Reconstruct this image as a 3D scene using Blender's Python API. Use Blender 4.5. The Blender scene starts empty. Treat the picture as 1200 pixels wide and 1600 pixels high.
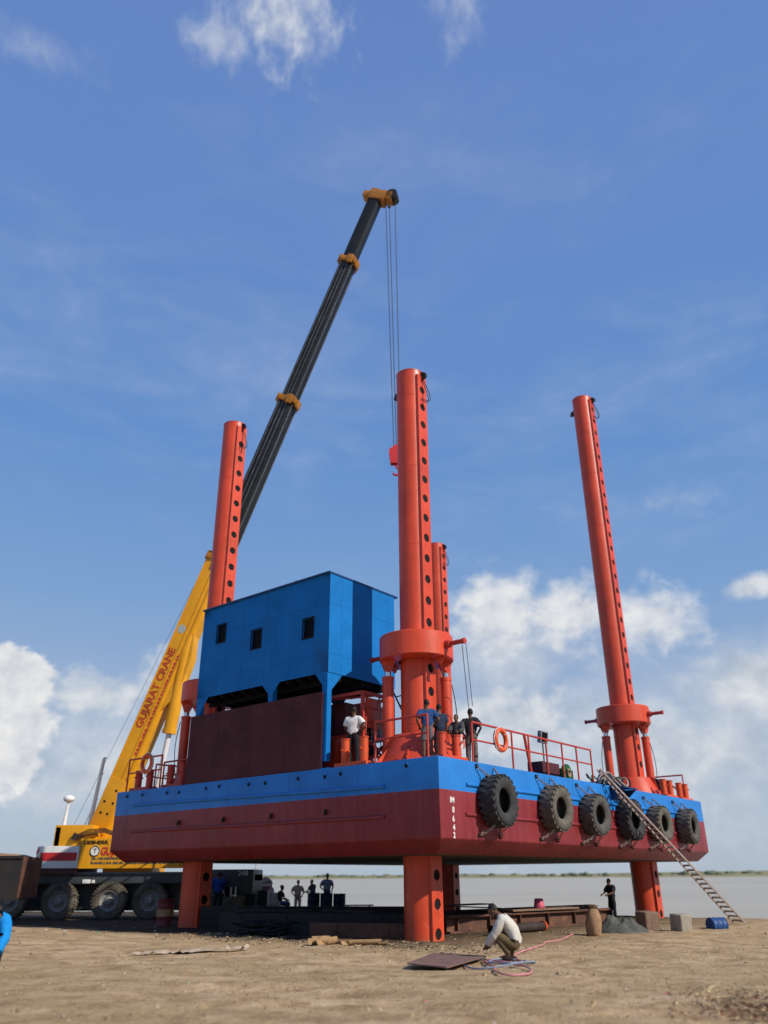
import bpy, bmesh, math, random
from mathutils import Vector, Matrix, noise as mnoise
random.seed(7)
PI = math.pi
R = math.radians
scene = bpy.context.scene
col = scene.collection

# ------------------------------------------------------------------ frames
BX, BY, BA = 1.4358, 22.3914, math.atan2(0.77040856, 0.63755051)      # barge near corner and its heading
DU = Vector((0.63755051, 0.77040856, 0)); DV = Vector((-0.77040856, 0.63755051, 0))
def B(u, v, z=0.0):
    return Vector((BX, BY, 0)) + DU * u + DV * v + Vector((0, 0, z))
W, L = 20.0, 15.29
ZD, ZP, ZK, ZB = 4.62, 3.763, 2.53, 2.15
SUN_EL = R(37)
sun_h = (-DV * math.cos(R(6)) + DU * math.sin(R(6))).normalized()
SUN = Vector((sun_h.x * math.cos(SUN_EL), sun_h.y * math.cos(SUN_EL), math.sin(SUN_EL)))

# ------------------------------------------------------------------ materials
MATS = {}
def newmat(name):
    m = bpy.data.materials.new(name); m.use_nodes = True
    nt = m.node_tree; nt.nodes.clear()
    out = nt.nodes.new('ShaderNodeOutputMaterial'); b = nt.nodes.new('ShaderNodeBsdfPrincipled')
    nt.links.new(b.outputs[0], out.inputs[0])
    return m, nt, b
def N(nt, t, **kw):
    n = nt.nodes.new(t)
    for k, v in kw.items():
        if k in ('operation', 'data_type', 'blend_type', 'noise_dimensions', 'feature', 'sky_type', 'interpolation_type', 'wave_type', 'bands_direction', 'clamp', 'invert', 'distance'):
            setattr(n, k, v)
        else:
            n.inputs[k].default_value = v
    return n
def texco(nt, scale=(1, 1, 1), kind='Object'):
    tc = nt.nodes.new('ShaderNodeTexCoord'); mp = nt.nodes.new('ShaderNodeMapping')
    mp.inputs['Scale'].default_value = scale
    nt.links.new(tc.outputs[kind], mp.inputs[0]); return mp.outputs[0]
def noise(nt, vec, scale, detail=5, rough=.6):
    n = nt.nodes.new('ShaderNodeTexNoise'); n.inputs['Scale'].default_value = scale
    n.inputs['Detail'].default_value = detail; n.inputs['Roughness'].default_value = rough
    if vec is not None: nt.links.new(vec, n.inputs['Vector'])
    return n.outputs[0]
def ramp(nt, fac, stops, interp='LINEAR'):
    r = nt.nodes.new('ShaderNodeValToRGB'); cr = r.color_ramp; cr.interpolation = interp
    while len(cr.elements) > 1: cr.elements.remove(cr.elements[-1])
    cr.elements[0].position = stops[0][0]; cr.elements[0].color = c4(stops[0][1])
    for p, c in stops[1:]:
        e = cr.elements.new(p); e.color = c4(c)
    nt.links.new(fac, r.inputs[0]); return r.outputs[0]
def c4(c):
    if isinstance(c, (int, float)): return (c, c, c, 1)
    return (c[0], c[1], c[2], 1)
def mixc(nt, fac, a, b, mode='MIX'):
    m = nt.nodes.new('ShaderNodeMix'); m.data_type = 'RGBA'; m.blend_type = mode
    for s, v in ((0, fac), (6, a), (7, b)):
        if hasattr(v, 'node'): nt.links.new(v, m.inputs[s])
        elif s == 0: m.inputs[0].default_value = v
        else: m.inputs[s].default_value = c4(v)
    return m.outputs[2]
def bump(nt, b, h, strength=.2, dist=.02):
    n = nt.nodes.new('ShaderNodeBump'); n.inputs['Strength'].default_value = strength; n.inputs['Distance'].default_value = dist
    nt.links.new(h, n.inputs['Height']); nt.links.new(n.outputs[0], b.inputs['Normal'])
def paint(name, c, rough=.42, var=.14, dirt=(.12, .09, .07), dirt_amt=.25, streak=True, spec=.4, scale=1.0, bmp=.12):
    """weathered coat: broad tone changes, vertical streaks, grime and uneven gloss"""
    if name in MATS: return MATS[name]
    m, nt, b = newmat(name)
    co = texco(nt)
    big = noise(nt, co, .9 * scale, 6, .62)
    dark = tuple(x * (1 - var * 1.6) for x in c); lite = tuple(min(1, x * (1 + var * .8) + .004) for x in c)
    base = ramp(nt, big, [(.3, dark), (.52, c), (.72, lite)])
    st = noise(nt, texco(nt, (6 * scale, 6 * scale, .45 * scale)), 1.0, 6, .7)
    fine = noise(nt, co, 14 * scale, 5, .7)
    mask = N(nt, 'ShaderNodeMath', operation='MULTIPLY')
    nt.links.new(ramp(nt, st if streak else fine, [(.5, 0.), (.78, 1.)]), mask.inputs[0]); mask.inputs[1].default_value = dirt_amt
    c2 = mixc(nt, mask.outputs[0], base, dirt)
    m2 = N(nt, 'ShaderNodeMath', operation='MULTIPLY')
    nt.links.new(ramp(nt, fine, [(.62, 0.), (.8, 1.)]), m2.inputs[0]); m2.inputs[1].default_value = dirt_amt * 1.2
    c3 = mixc(nt, m2.outputs[0], c2, dirt)
    nt.links.new(c3, b.inputs['Base Color'])
    nt.links.new(ramp(nt, fine, [(.3, rough * .82), (.7, min(1, rough * 1.3))]), b.inputs['Roughness'])
    b.inputs['Specular IOR Level'].default_value = spec
    bump(nt, b, big if bmp < .1 else fine, bmp, .01)
    MATS[name] = m; return m
def seam_mask(nt, coord, period, width, off=0.0):
    a = N(nt, 'ShaderNodeMath', operation='ADD'); nt.links.new(coord, a.inputs[0]); a.inputs[1].default_value = 100 * period + off
    m = N(nt, 'ShaderNodeMath', operation='MODULO'); nt.links.new(a.outputs[0], m.inputs[0]); m.inputs[1].default_value = period
    c = N(nt, 'ShaderNodeMath', operation='LESS_THAN'); nt.links.new(m.outputs[0], c.inputs[0]); c.inputs[1].default_value = width
    return c.outputs[0]
def seams(m, period, zper, amt=.35, width=.022):
    """welded sheet joints: a slightly darker line with a small bead"""
    nt = m.node_tree; b = next(n for n in nt.nodes if n.type == 'BSDF_PRINCIPLED'); src = b.inputs['Base Color'].links[0].from_socket
    tc = nt.nodes.new('ShaderNodeTexCoord'); sx = nt.nodes.new('ShaderNodeSeparateXYZ'); nt.links.new(tc.outputs['Object'], sx.inputs[0])
    xy = N(nt, 'ShaderNodeMath', operation='ADD'); nt.links.new(sx.outputs[0], xy.inputs[0]); nt.links.new(sx.outputs[1], xy.inputs[1])
    mk = N(nt, 'ShaderNodeMath', operation='MAXIMUM'); nt.links.new(seam_mask(nt, xy.outputs[0], period, width), mk.inputs[0]); nt.links.new(seam_mask(nt, sx.outputs[2], zper, width, .37), mk.inputs[1])
    sc_ = N(nt, 'ShaderNodeMath', operation='MULTIPLY'); nt.links.new(mk.outputs[0], sc_.inputs[0]); sc_.inputs[1].default_value = amt
    dk = nt.nodes.new('ShaderNodeMix'); dk.data_type = 'RGBA'; dk.blend_type = 'MULTIPLY'; nt.links.new(sc_.outputs[0], dk.inputs[0]); nt.links.new(src, dk.inputs[6]); dk.inputs[7].default_value = (.3, .3, .33, 1)
    nt.links.new(dk.outputs[2], b.inputs['Base Color'])
    old = b.inputs['Normal'].links[0].from_node
    n = nt.nodes.new('ShaderNodeBump'); n.inputs['Strength'].default_value = .6; n.inputs['Distance'].default_value = .012; nt.links.new(mk.outputs[0], n.inputs['Height']); nt.links.new(old.outputs[0], n.inputs['Normal']); nt.links.new(n.outputs[0], b.inputs['Normal'])
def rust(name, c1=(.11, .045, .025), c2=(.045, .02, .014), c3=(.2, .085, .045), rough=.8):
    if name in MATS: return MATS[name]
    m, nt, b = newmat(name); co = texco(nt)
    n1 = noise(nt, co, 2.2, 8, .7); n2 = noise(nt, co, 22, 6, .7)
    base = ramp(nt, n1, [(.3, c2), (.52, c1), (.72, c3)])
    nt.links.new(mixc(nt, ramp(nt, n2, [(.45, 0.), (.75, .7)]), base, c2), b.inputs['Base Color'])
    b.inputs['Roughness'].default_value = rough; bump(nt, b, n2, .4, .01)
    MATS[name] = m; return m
def plain(name, c, rough=.7, var=.25, scale=8, bmp=.3, metal=0.0, spec=.3):
    if name in MATS: return MATS[name]
    m, nt, b = newmat(name); co = texco(nt)
    n1 = noise(nt, co, scale, 6, .65)
    nt.links.new(ramp(nt, n1, [(.28, tuple(x * (1 - var) for x in c)), (.72, tuple(min(1, x * (1 + var)) for x in c))]), b.inputs['Base Color'])
    b.inputs['Roughness'].default_value = rough; b.inputs['Metallic'].default_value = metal
    b.inputs['Specular IOR Level'].default_value = spec
    bump(nt, b, n1, bmp, .01); MATS[name] = m; return m

ORANGE = paint('orange_red_paint', (.56, .052, .013), .40, .13, (.15, .028, .016), .42, spec=.5)
ORANGE2 = paint('bright_orange_paint', (.60, .075, .014), .5, .12, (.2, .05, .03), .25)
BLUE = paint('deckhouse_blue_paint', (.001, .140, .425), .6, .10, (.01, .05, .14), .2, spec=.18)
NAVY = paint('dark_blue_paint', (.004, .045, .16), .5, .1, (.01, .03, .08), .3)  # darker blue coat for the bracket and deckhouse roof
PRIMER = paint('maroon_primer', (.075, .022, .026), .75, .22, (.035, .015, .015), .5, spec=.2)
REDPIPE = paint('red_pipe_paint', (.42, .036, .02), .45, .15, (.12, .03, .02), .35, scale=3)
YELLOW = paint('crane_yellow_paint', (.68, .30, .003), .42, .10, (.2, .1, .03), .22)
YELLOW2 = paint('worn_amber_paint', (.36, .14, .010), .5, .25, (.06, .03, .02), .7, scale=2)
BLACKB = paint('boom_black_paint', (.007, .007, .0075), .42, .35, (.035, .032, .028), .5, spec=.3)
GREY = paint('carrier_grey_paint', (.045, .052, .056), .5, .25, (.09, .075, .06), .45)
DARK = plain('dark_underbody', (.012, .012, .013), .8, .5)
VOID = plain('black_recess', (.004, .004, .005), .9, .3)
WHITE = paint('white_paint', (.72, .71, .68), .5, .08, (.3, .27, .22), .3)
REDP = paint('signal_red_paint', (.5, .02, .02), .5, .15, (.2, .05, .05), .3)
STEEL = plain('bright_steel_rod', (.6, .6, .6), .25, .1, 8, .05, 1.0)
CHAIN = rust('chain_steel', (.26, .2, .15), (.1, .065, .045), (.4, .33, .26), .7)
RUST = rust('brown_rusty_steel')
RUST2 = rust('dark_rusty_steel', (.028, .015, .012), (.011, .008, .007), (.05, .027, .02))
SHADOWB = rust('dark_and_shaded_steel', (.012, .010, .010), (.006, .006, .006), (.022, .016, .014))  # near black puts hull shade into the beams' colour; trailer sides plain dark
RUSTO = rust('orange_rusty_steel', (.24, .095, .05), (.12, .05, .03), (.36, .15, .08))
WIRE = plain('wire_rope', (.03, .03, .032), .6, .3, 30, .2)
RUBBER = [plain('black_tyre_rubber', (.035, .035, .037), .85, .45, 5, .6), plain('dusty_tyre_rubber', (.098, .088, .074), .92, .5, 4, .6),
          plain('grey_tyre_rubber', (.075, .07, .064), .9, .5, 5, .6)]
CRUBBER = plain('crane_tyre_rubber', (.105, .088, .064), .92, .7, 2.2, .5)
RIM = plain('wheel_rim_paint', (.22, .215, .2), .6, .5, 9, .2)
CONC = plain('pale_concrete', (.27, .24, .19), .9, .25, 6, .5)
CARD = plain('tan_cardboard', (.31, .195, .10), .85, .3, 5, .4)
SACK = plain('tan_sackcloth', (.27, .165, .09), .95, .3, 9, .6)
TARP = plain('grey_tarpaulin', (.075, .075, .064), .8, .4, 5, .6)
WCLOTH = plain('white_cloth', (.62, .6, .56), .9, .15, 6, .5)
TIMBER = plain('weathered_timber', (.30, .235, .205), .9, .35, 7, .5)
GLASS = plain('dark_window_glass', (.002, .002, .003), .6, .2, 3, 0.02, 0, .1)
SHEET = plain('translucent_plastic_sheet', (.55, .5, .52), .5, .15, 4, .4)
GREENP = paint('green_machine_paint', (.01, .11, .03), .5, .2, (.03, .03, .02), .5, scale=3)
BLUEDRUM = plain('blue_plastic_drum', (.02, .065, .20), .5, .2, 4, .1)
NAVYDRUM = plain('dark_blue_steel_drum', (.012, .02, .05), .5, .3, 5, .1)
PINK = plain('pink_plastic', (.5, .08, .14), .5, .2, 5, .1)
SKIN = plain('brown_skin', (.12, .06, .035), .6, .15, 12, .1)
HAIR = plain('black_hair', (.008, .007, .007), .6, .3, 40, .5)
def cloth(name, c): return plain('cloth_' + name, c, .92, .18, 14, .5, 0, .15)

def scuffs(m, z0, z1, c=(.62, .30, .20), mud=(.22, .14, .085)):
    nt = m.node_tree; b = next(n for n in nt.nodes if n.type == 'BSDF_PRINCIPLED'); src = b.inputs['Base Color'].links[0].from_socket
    tc = nt.nodes.new('ShaderNodeTexCoord'); sx = nt.nodes.new('ShaderNodeSeparateXYZ'); nt.links.new(tc.outputs['Object'], sx.inputs[0])
    f = N(nt, 'ShaderNodeMapRange'); nt.links.new(sx.outputs[2], f.inputs[0]); f.inputs[1].default_value = z1; f.inputs[2].default_value = z0
    n1 = noise(nt, texco(nt, (3.5, 3.5, 2.2)), 1.6, 9, .75)
    k = N(nt, 'ShaderNodeMath', operation='MULTIPLY'); nt.links.new(f.outputs[0], k.inputs[0]); nt.links.new(ramp(nt, n1, [(.56, 0.), (.66, .30)]), k.inputs[1])
    c1 = mixc(nt, k.outputs[0], src, c)
    f2 = N(nt, 'ShaderNodeMapRange'); nt.links.new(sx.outputs[2], f2.inputs[0]); f2.inputs[1].default_value = .22; f2.inputs[2].default_value = .0
    k2 = N(nt, 'ShaderNodeMath', operation='MULTIPLY'); nt.links.new(f2.outputs[0], k2.inputs[0]); nt.links.new(ramp(nt, n1, [(.42, .0), (.62, .7)]), k2.inputs[1])
    nt.links.new(mixc(nt, k2.outputs[0], c1, mud), b.inputs['Base Color'])
LEGP = paint('leg_orange_red', (.56, .052, .013), .40, .14, (.15, .028, .016), .48, spec=.5); scuffs(LEGP, 1.2, 2.3)
# hull: blue topsides over maroon, with plate seams, light buckling between frames, scuffs
def hull_material():
    m, nt, b = newmat('hull_paint')
    tc = nt.nodes.new('ShaderNodeTexCoord'); sx = nt.nodes.new('ShaderNodeSeparateXYZ'); nt.links.new(tc.outputs['Object'], sx.inputs[0])
    co = tc.outputs['Object']
    big = noise(nt, co, .7, 6, .6); fine = noise(nt, co, 11, 6, .7)
    st = noise(nt, texco(nt, (5, 5, .5)), 1.0, 6, .7)
    gt = N(nt, 'ShaderNodeMath', operation='GREATER_THAN'); nt.links.new(sx.outputs[2], gt.inputs[0]); gt.inputs[1].default_value = ZP
    bl = ramp(nt, big, [(.3, (.008, .125, .40)), (.55, (.011, .165, .50)), (.75, (.022, .195, .55))])
    mr = ramp(nt, big, [(.3, (.145, .012, .017)), (.55, (.20, .020, .026)), (.75, (.245, .032, .038))])
    # paler, dusty boot band low down
    mr2 = mixc(nt, ramp(nt, st, [(.45, 0.), (.8, .45)]), mr, (.27, .075, .08))
    c = mixc(nt, gt.outputs[0], mr2, bl)
    c = mixc(nt, ramp(nt, st, [(.58, 0.), (.85, .30)]), c, (.05, .03, .035))
    c = mixc(nt, ramp(nt, fine, [(.66, 0.), (.82, .35)]), c, (.07, .045, .04))
    nt.links.new(c, b.inputs['Base Color'])
    nt.links.new(ramp(nt, fine, [(.3, .36), (.7, .6)]), b.inputs['Roughness'])
    b.inputs['Specular IOR Level'].default_value = .35
    # buckling between frames
    sxx = N(nt, 'ShaderNodeMath', operation='ADD'); nt.links.new(sx.outputs[0], sxx.inputs[0]); nt.links.new(sx.outputs[1], sxx.inputs[1])
    mu = N(nt, 'ShaderNodeMath', operation='MULTIPLY'); nt.links.new(sxx.outputs[0], mu.inputs[0]); mu.inputs[1].default_value = 2 * PI / .75
    sn = N(nt, 'ShaderNodeMath', operation='SINE'); nt.links.new(mu.outputs[0], sn.inputs[0])
    ad = N(nt, 'ShaderNodeMath', operation='MULTIPLY_ADD'); nt.links.new(sn.outputs[0], ad.inputs[0]); ad.inputs[1].default_value = .25; nt.links.new(big, ad.inputs[2])
    bump(nt, b, ad.outputs[0], .25, .02)
    return m
HULL = hull_material(); seams(HULL, 2.9, 40, .45, .025)
seams(BLUE, 1.25, 1.72, .4, .018)
BOTTOM = paint('hull_bottom_grey', (.10, .085, .082), .8, .25, (.04, .025, .02), .4, spec=.2)

# ------------------------------------------------------------------ mesh builder
class MB:
    def __init__(s): s.bm = bmesh.new(); s.mi = 0
    def _tag(s, faces):
        for f in faces: f.material_index = s.mi
    def poly(s, pts):
        f = s.bm.faces.new([s.bm.verts.new(p) for p in pts]); f.material_index = s.mi; return f
    def box(s, c, d, M=None, bevel=0.0, seg=2):
        g = bmesh.ops.create_cube(s.bm, size=1.0)
        vs = g['verts']; T = Matrix.Translation(Vector(c)); 
        if M is not None: T = T @ M
        T = T @ Matrix.Diagonal((d[0], d[1], d[2], 1))
        bmesh.ops.transform(s.bm, matrix=T, verts=vs)
        fs = set(f for v in vs for f in v.link_faces); s._tag(fs)
        if bevel > 0:
            es = list(set(e for v in vs for e in v.link_edges))
            r = bmesh.ops.bevel(s.bm, geom=es, offset=bevel, segments=seg, affect='EDGES', profile=.6, clamp_overlap=True)
            s._tag(r['faces'])
        return s
    def cyl(s, p0, p1, r0, r1=None, n=20, cap=True):
        p0 = Vector(p0); p1 = Vector(p1); r1 = r0 if r1 is None else r1
        d = p1 - p0; q = d.to_track_quat('Z', 'Y')
        a = [s.bm.verts.new(p0 + q @ Vector((r0 * math.cos(2 * PI * k / n), r0 * math.sin(2 * PI * k / n), 0))) for k in range(n)]
        b = [s.bm.verts.new(p1 + q @ Vector((r1 * math.cos(2 * PI * k / n), r1 * math.sin(2 * PI * k / n), 0))) for k in range(n)]
        fs = [s.bm.faces.new((a[k], a[(k + 1) % n], b[(k + 1) % n], b[k])) for k in range(n)]
        if cap: fs += [s.bm.faces.new(a[::-1]), s.bm.faces.new(b)]
        s._tag(fs); return s
    def lathe(s, prof, n=32, M=None, closed=True):
        M = M or Matrix.Identity(4); rings = []
        for r, z in prof:
            rings.append([s.bm.verts.new(M @ Vector((r * math.cos(2 * PI * k / n), r * math.sin(2 * PI * k / n), z))) for k in range(n)])
        fs = []; m = len(rings)
        for i in range(m if closed else m - 1):
            a = rings[i]; b = rings[(i + 1) % m]
            for k in range(n): fs.append(s.bm.faces.new((a[k], a[(k + 1) % n], b[(k + 1) % n], b[k])))
        s._tag(fs); return s
    def tube(s, pts, r, n=7, closed=False, cap=True):
        pts = [Vector(p) for p in pts]; m = len(pts); rings = []
        prev = None
        for i, p in enumerate(pts):
            if closed: t = pts[(i + 1) % m] - pts[i - 1]
            else: t = pts[min(i + 1, m - 1)] - pts[max(i - 1, 0)]
            t.normalize()
            if prev is None:
                a = t.orthogonal().normalized()
            else:
                a = (prev - t * prev.dot(t)); a = a.normalized() if a.length > 1e-6 else t.orthogonal().normalized()
            prev = a; bb = t.cross(a)
            rr = r[i] if isinstance(r, (list, tuple)) else r
            rings.append([s.bm.verts.new(p + a * rr * math.cos(2 * PI * k / n) + bb * rr * math.sin(2 * PI * k / n)) for k in range(n)])
        fs = []
        for i in range(m if closed else m - 1):
            a = rings[i]; b = rings[(i + 1) % m]
            for k in range(n): fs.append(s.bm.faces.new((a[k], a[(k + 1) % n], b[(k + 1) % n], b[k])))
        if cap and not closed: fs += [s.bm.faces.new(rings[0][::-1]), s.bm.faces.new(rings[-1])]
        s._tag(fs); return s
    def torus(s, c, M, Rr, r, n=24, k=8):
        pts = [Vector(c) + (M @ Vector((Rr * math.cos(2 * PI * i / n), Rr * math.sin(2 * PI * i / n), 0))) for i in range(n)]
        return s.tube(pts, r, k, closed=True)
    def prism(s, poly, off):
        off = Vector(off)
        a = [s.bm.verts.new(Vector(p)) for p in poly]; b = [s.bm.verts.new(Vector(p) + off) for p in poly]; n = len(a)
        fs = [s.bm.faces.new(a[::-1]), s.bm.faces.new(b)] + [s.bm.faces.new((a[i], a[(i + 1) % n], b[(i + 1) % n], b[i])) for i in range(n)]
        s._tag(fs); return s
    def blob(s, c, d, M=None, seg=14, rough=0.0, seed=0):
        nv = max(6, seg * 2 // 3)
        T = Matrix.Translation(Vector(c)) @ (M or Matrix.Identity(4)) @ Matrix.Diagonal((d[0], d[1], d[2], 1))
        def pt(i, k):
            a = PI * i / nv; b = 2 * PI * k / seg
            p = Vector((math.sin(a) * math.cos(b), math.sin(a) * math.sin(b), math.cos(a))) * .5
            if rough: p *= 1 + rough * mnoise.noise(p * 3.1 + Vector((seed, seed * 2.3, 0)))
            return s.bm.verts.new(T @ p)
        top = pt(0, 0); bot = pt(nv, 0); rings = [[pt(i, k) for k in range(seg)] for i in range(1, nv)]; fs = []
        for k in range(seg):
            fs.append(s.bm.faces.new((top, rings[0][k], rings[0][(k + 1) % seg]))); fs.append(s.bm.faces.new((bot, rings[-1][(k + 1) % seg], rings[-1][k])))
        for a, b in zip(rings, rings[1:]):
            for k in range(seg): fs.append(s.bm.faces.new((a[k], b[k], b[(k + 1) % seg], a[(k + 1) % seg])))
        s._tag(fs); return s
    def build(s, name, mats, parent=None, smooth=True, angle=35, loc=None, rot=None):
        bmesh.ops.recalc_face_normals(s.bm, faces=s.bm.faces)
        me = bpy.data.meshes.new(name); s.bm.to_mesh(me); s.bm.free()
        return link(name, me, mats, parent, smooth, angle, loc, rot)
def link(name, me, mats, parent=None, smooth=True, angle=35, loc=None, rot=None):
    for m in (mats if isinstance(mats, (list, tuple)) else [mats]): me.materials.append(m)
    if smooth:
        me.polygons.foreach_set('use_smooth', [True] * len(me.polygons)); me.set_sharp_from_angle(angle=R(angle))
    o = bpy.data.objects.new(name, me); col.objects.link(o)
    if parent is not None: o.parent = parent
    if loc is not None: o.location = loc
    if rot is not None: o.rotation_euler = rot
    return o
def tag(o, label=None, cat=None, group=None, kind=None):
    if label: o['label'] = label
    if cat: o['category'] = cat
    if group: o['group'] = group
    if kind: o['kind'] = kind
    return o
def thing(name, label, cat, loc, rz=0.0, group=None):
    o = bpy.data.objects.new(name, None); o.empty_display_size = .2; col.objects.link(o)
    o.location = loc; o.rotation_euler = (0, 0, rz)
    return tag(o, label, cat, group)
def copy_tree(o, parent=None):
    c = o.copy(); col.objects.link(c); c.parent = parent
    for ch in list(o.children): copy_tree(ch, c)
    return c
SCR = bpy.data.scenes.new('scratch')
def eval_mesh(o):
    SCR.collection.objects.link(o)
    with bpy.context.temp_override(scene=SCR, view_layer=SCR.view_layers[0]):
        dg = bpy.context.evaluated_depsgraph_get(); dg.update(); me = bpy.data.meshes.new_from_object(o.evaluated_get(dg))
    bpy.data.objects.remove(o); return me
def text_mesh(name, body, size, mat, parent, M, depth=.004, align='CENTER', stretch=1.0, bold=0.0):
    cu = bpy.data.curves.new(name, 'FONT'); cu.body = body; cu.size = size; cu.extrude = depth; cu.align_x = align; cu.align_y = 'CENTER'
    cu.resolution_u = 3; cu.offset = bold
    me = eval_mesh(bpy.data.objects.new(name + '_tmp', cu)); bpy.data.curves.remove(cu)
    me.transform(M @ Matrix.Diagonal((stretch, 1, 1, 1)))
    me.name = name
    return link(name, me, mat, parent, smooth=False)
def frame(x, y, z, o=(0, 0, 0)):
    """matrix from three axes and an origin"""
    x, y, z = Vector(x), Vector(y), Vector(z)
    return Matrix(((x.x, y.x, z.x, o[0]), (x.y, y.y, z.y, o[1]), (x.z, y.z, z.z, o[2]), (0, 0, 0, 1)))
RX90 = Matrix.Rotation(PI / 2, 4, 'X')

# ================================================================== SETTING
def shore(x): return 50.5 - (.58 * min(x, 26) if x > 0 else .2 * max(-60, x))
def sstep(t):
    t = max(0, min(1, t)); return t * t * (3 - 2 * t)
def ground_z(x, y):
    s = shore(x); z = -1.0 * sstep((y - (s - 6)) / 9) - 4 * sstep((y - s - 3) / 30)
    d = math.hypot(x, y)
    p = Vector((x, y, 0))
    amp = 1.0 if y < 30 else .6
    z += amp * (.06 * mnoise.noise(p * .35) + .04 * mnoise.noise(p * 1.1 + Vector((5, 3, 0))) + .022 * mnoise.noise(p * 3.3) + .010 * mnoise.noise(p * 7))
    z += .03 * max(0, mnoise.noise(Vector((x * .9, y * .35, 4))))
    # old vehicle ruts crossing the open sand
    for k, (y0, sl, cv) in enumerate(((13.0, .16, .010), (14.9, .17, .010), (19.5, -.05, .006), (21.2, -.045, .006), (9.6, .30, .0), (10.9, .31, .0))):
        dd = y - (y0 + sl * x + cv * x * x + .25 * mnoise.noise(Vector((x * .3, k, 2))))
        fade = max(0, .55 + .9 * mnoise.noise(Vector((x * .16, k * 3.1, 7))))
        z += fade * (-.05 * math.exp(-(dd / .17) ** 2) + .028 * math.exp(-((abs(dd) - .36) / .14) ** 2) + .010 * math.sin(x * 26 + k) * math.exp(-(dd / .17) ** 2))
    # churned lip of soil at the edge of the working area under the barge
    u = (Vector((x - BX, y - BY, 0))).dot(DU); v = (Vector((x - BX, y - BY, 0))).dot(DV)
    if abs(u + .3) < 1.5 and -3 < v < 12: z += .05 * (1 - abs(u + .3) / 1.5) * max(0, mnoise.noise(p * 1.9 + Vector((9, 1, 2))) + .3)
    return z
def make_ground():
    bm = bmesh.new(); ys = []; y = -24.0
    while y < 78:
        ys.append(y); y += 1.5 if y < 4 else (.14 if y < 14 else (.22 if y < 24 else (.45 if y < 40 else .9)))
    nx = 190; rows = []
    for y in ys:
        half = 9 + .62 * max(0, y) if y > 0 else 9
        r = []
        for i in range(nx + 1):
            t = i / nx * 2 - 1
            x = half * t
            if i == 0: x = -160
            elif i == nx: x = 160
            elif i == 1: x = -55
            elif i == nx - 1: x = 55
            r.append(bm.verts.new((x, y, ground_z(x, y))))
        rows.append(r)
    for a, b in zip(rows, rows[1:]):
        for i in range(nx): bm.faces.new((a[i], a[i + 1], b[i + 1], b[i]))
    me = bpy.data.meshes.new('ground'); bm.to_mesh(me); bm.free()
    m, nt, b = newmat('sandy_ground')
    co = texco(nt)
    n1 = noise(nt, co, .22, 7, .6); n2 = noise(nt, co, 1.4, 8, .68); n3 = noise(nt, co, 9, 8, .72); n4 = noise(nt, texco(nt, (.45, 1.5, 1)), .9, 9, .72)
    n5 = noise(nt, co, 40, 4, .7)
    base = ramp(nt, n2, [(.34, (.31, .195, .105)), (.45, (.52, .352, .195)), (.55, (.64, .45, .262)), (.66, (.71, .53, .335))])
    base = mixc(nt, ramp(nt, n1, [(.42, 0.), (.58, .45)]), base, (.42, .305, .15))           # olive-brown patches
    base = mixc(nt, ramp(nt, n4, [(.51, 0.), (.64, .6)]), base, (.30, .20, .11))       # darker drag marks
    base = mixc(nt, ramp(nt, n3, [(.53, 0.), (.67, .75)]), base, (.20, .135, .078))        # clods
    base = mixc(nt, ramp(nt, n5, [(.57, 0.), (.70, .6)]), base, (.60, .50, .36))         # pale grains
    # stained soil and painted hull shade around the barge: distance to the barge's footprint
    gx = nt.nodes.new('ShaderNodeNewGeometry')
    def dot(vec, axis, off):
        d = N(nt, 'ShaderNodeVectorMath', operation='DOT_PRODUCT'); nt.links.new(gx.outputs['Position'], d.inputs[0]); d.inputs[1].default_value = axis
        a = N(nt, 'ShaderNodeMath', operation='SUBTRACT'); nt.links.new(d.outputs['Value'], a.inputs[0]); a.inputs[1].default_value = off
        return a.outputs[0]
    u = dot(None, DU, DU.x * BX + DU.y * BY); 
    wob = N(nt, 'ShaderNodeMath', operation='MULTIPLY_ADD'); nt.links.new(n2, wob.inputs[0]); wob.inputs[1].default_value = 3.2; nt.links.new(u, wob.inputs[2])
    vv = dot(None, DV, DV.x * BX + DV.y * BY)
    # only the part behind the left face gets this painted shade and stain
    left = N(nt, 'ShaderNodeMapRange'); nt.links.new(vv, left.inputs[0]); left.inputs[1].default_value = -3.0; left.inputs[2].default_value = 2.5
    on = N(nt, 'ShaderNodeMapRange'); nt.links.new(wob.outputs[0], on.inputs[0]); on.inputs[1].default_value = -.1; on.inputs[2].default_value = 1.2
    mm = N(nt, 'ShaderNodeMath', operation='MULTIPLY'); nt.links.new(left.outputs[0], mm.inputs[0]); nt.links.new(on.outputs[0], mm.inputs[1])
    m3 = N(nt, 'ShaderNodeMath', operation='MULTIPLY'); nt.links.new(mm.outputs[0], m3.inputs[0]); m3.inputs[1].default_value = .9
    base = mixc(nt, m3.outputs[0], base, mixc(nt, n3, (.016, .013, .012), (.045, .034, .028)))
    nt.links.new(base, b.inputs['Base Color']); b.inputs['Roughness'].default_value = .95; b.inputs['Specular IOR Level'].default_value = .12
    h = N(nt, 'ShaderNodeMath', operation='MULTIPLY_ADD'); nt.links.new(n3, h.inputs[0]); h.inputs[1].default_value = .6; nt.links.new(n2, h.inputs[2])
    h2 = N(nt, 'ShaderNodeMath', operation='MULTIPLY_ADD'); nt.links.new(n5, h2.inputs[0]); h2.inputs[1].default_value = .25; nt.links.new(h.outputs[0], h2.inputs[2])
    bump(nt, b, h2.outputs[0], 1.0, .14)
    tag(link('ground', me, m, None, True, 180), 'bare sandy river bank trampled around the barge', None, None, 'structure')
make_ground()

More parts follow.
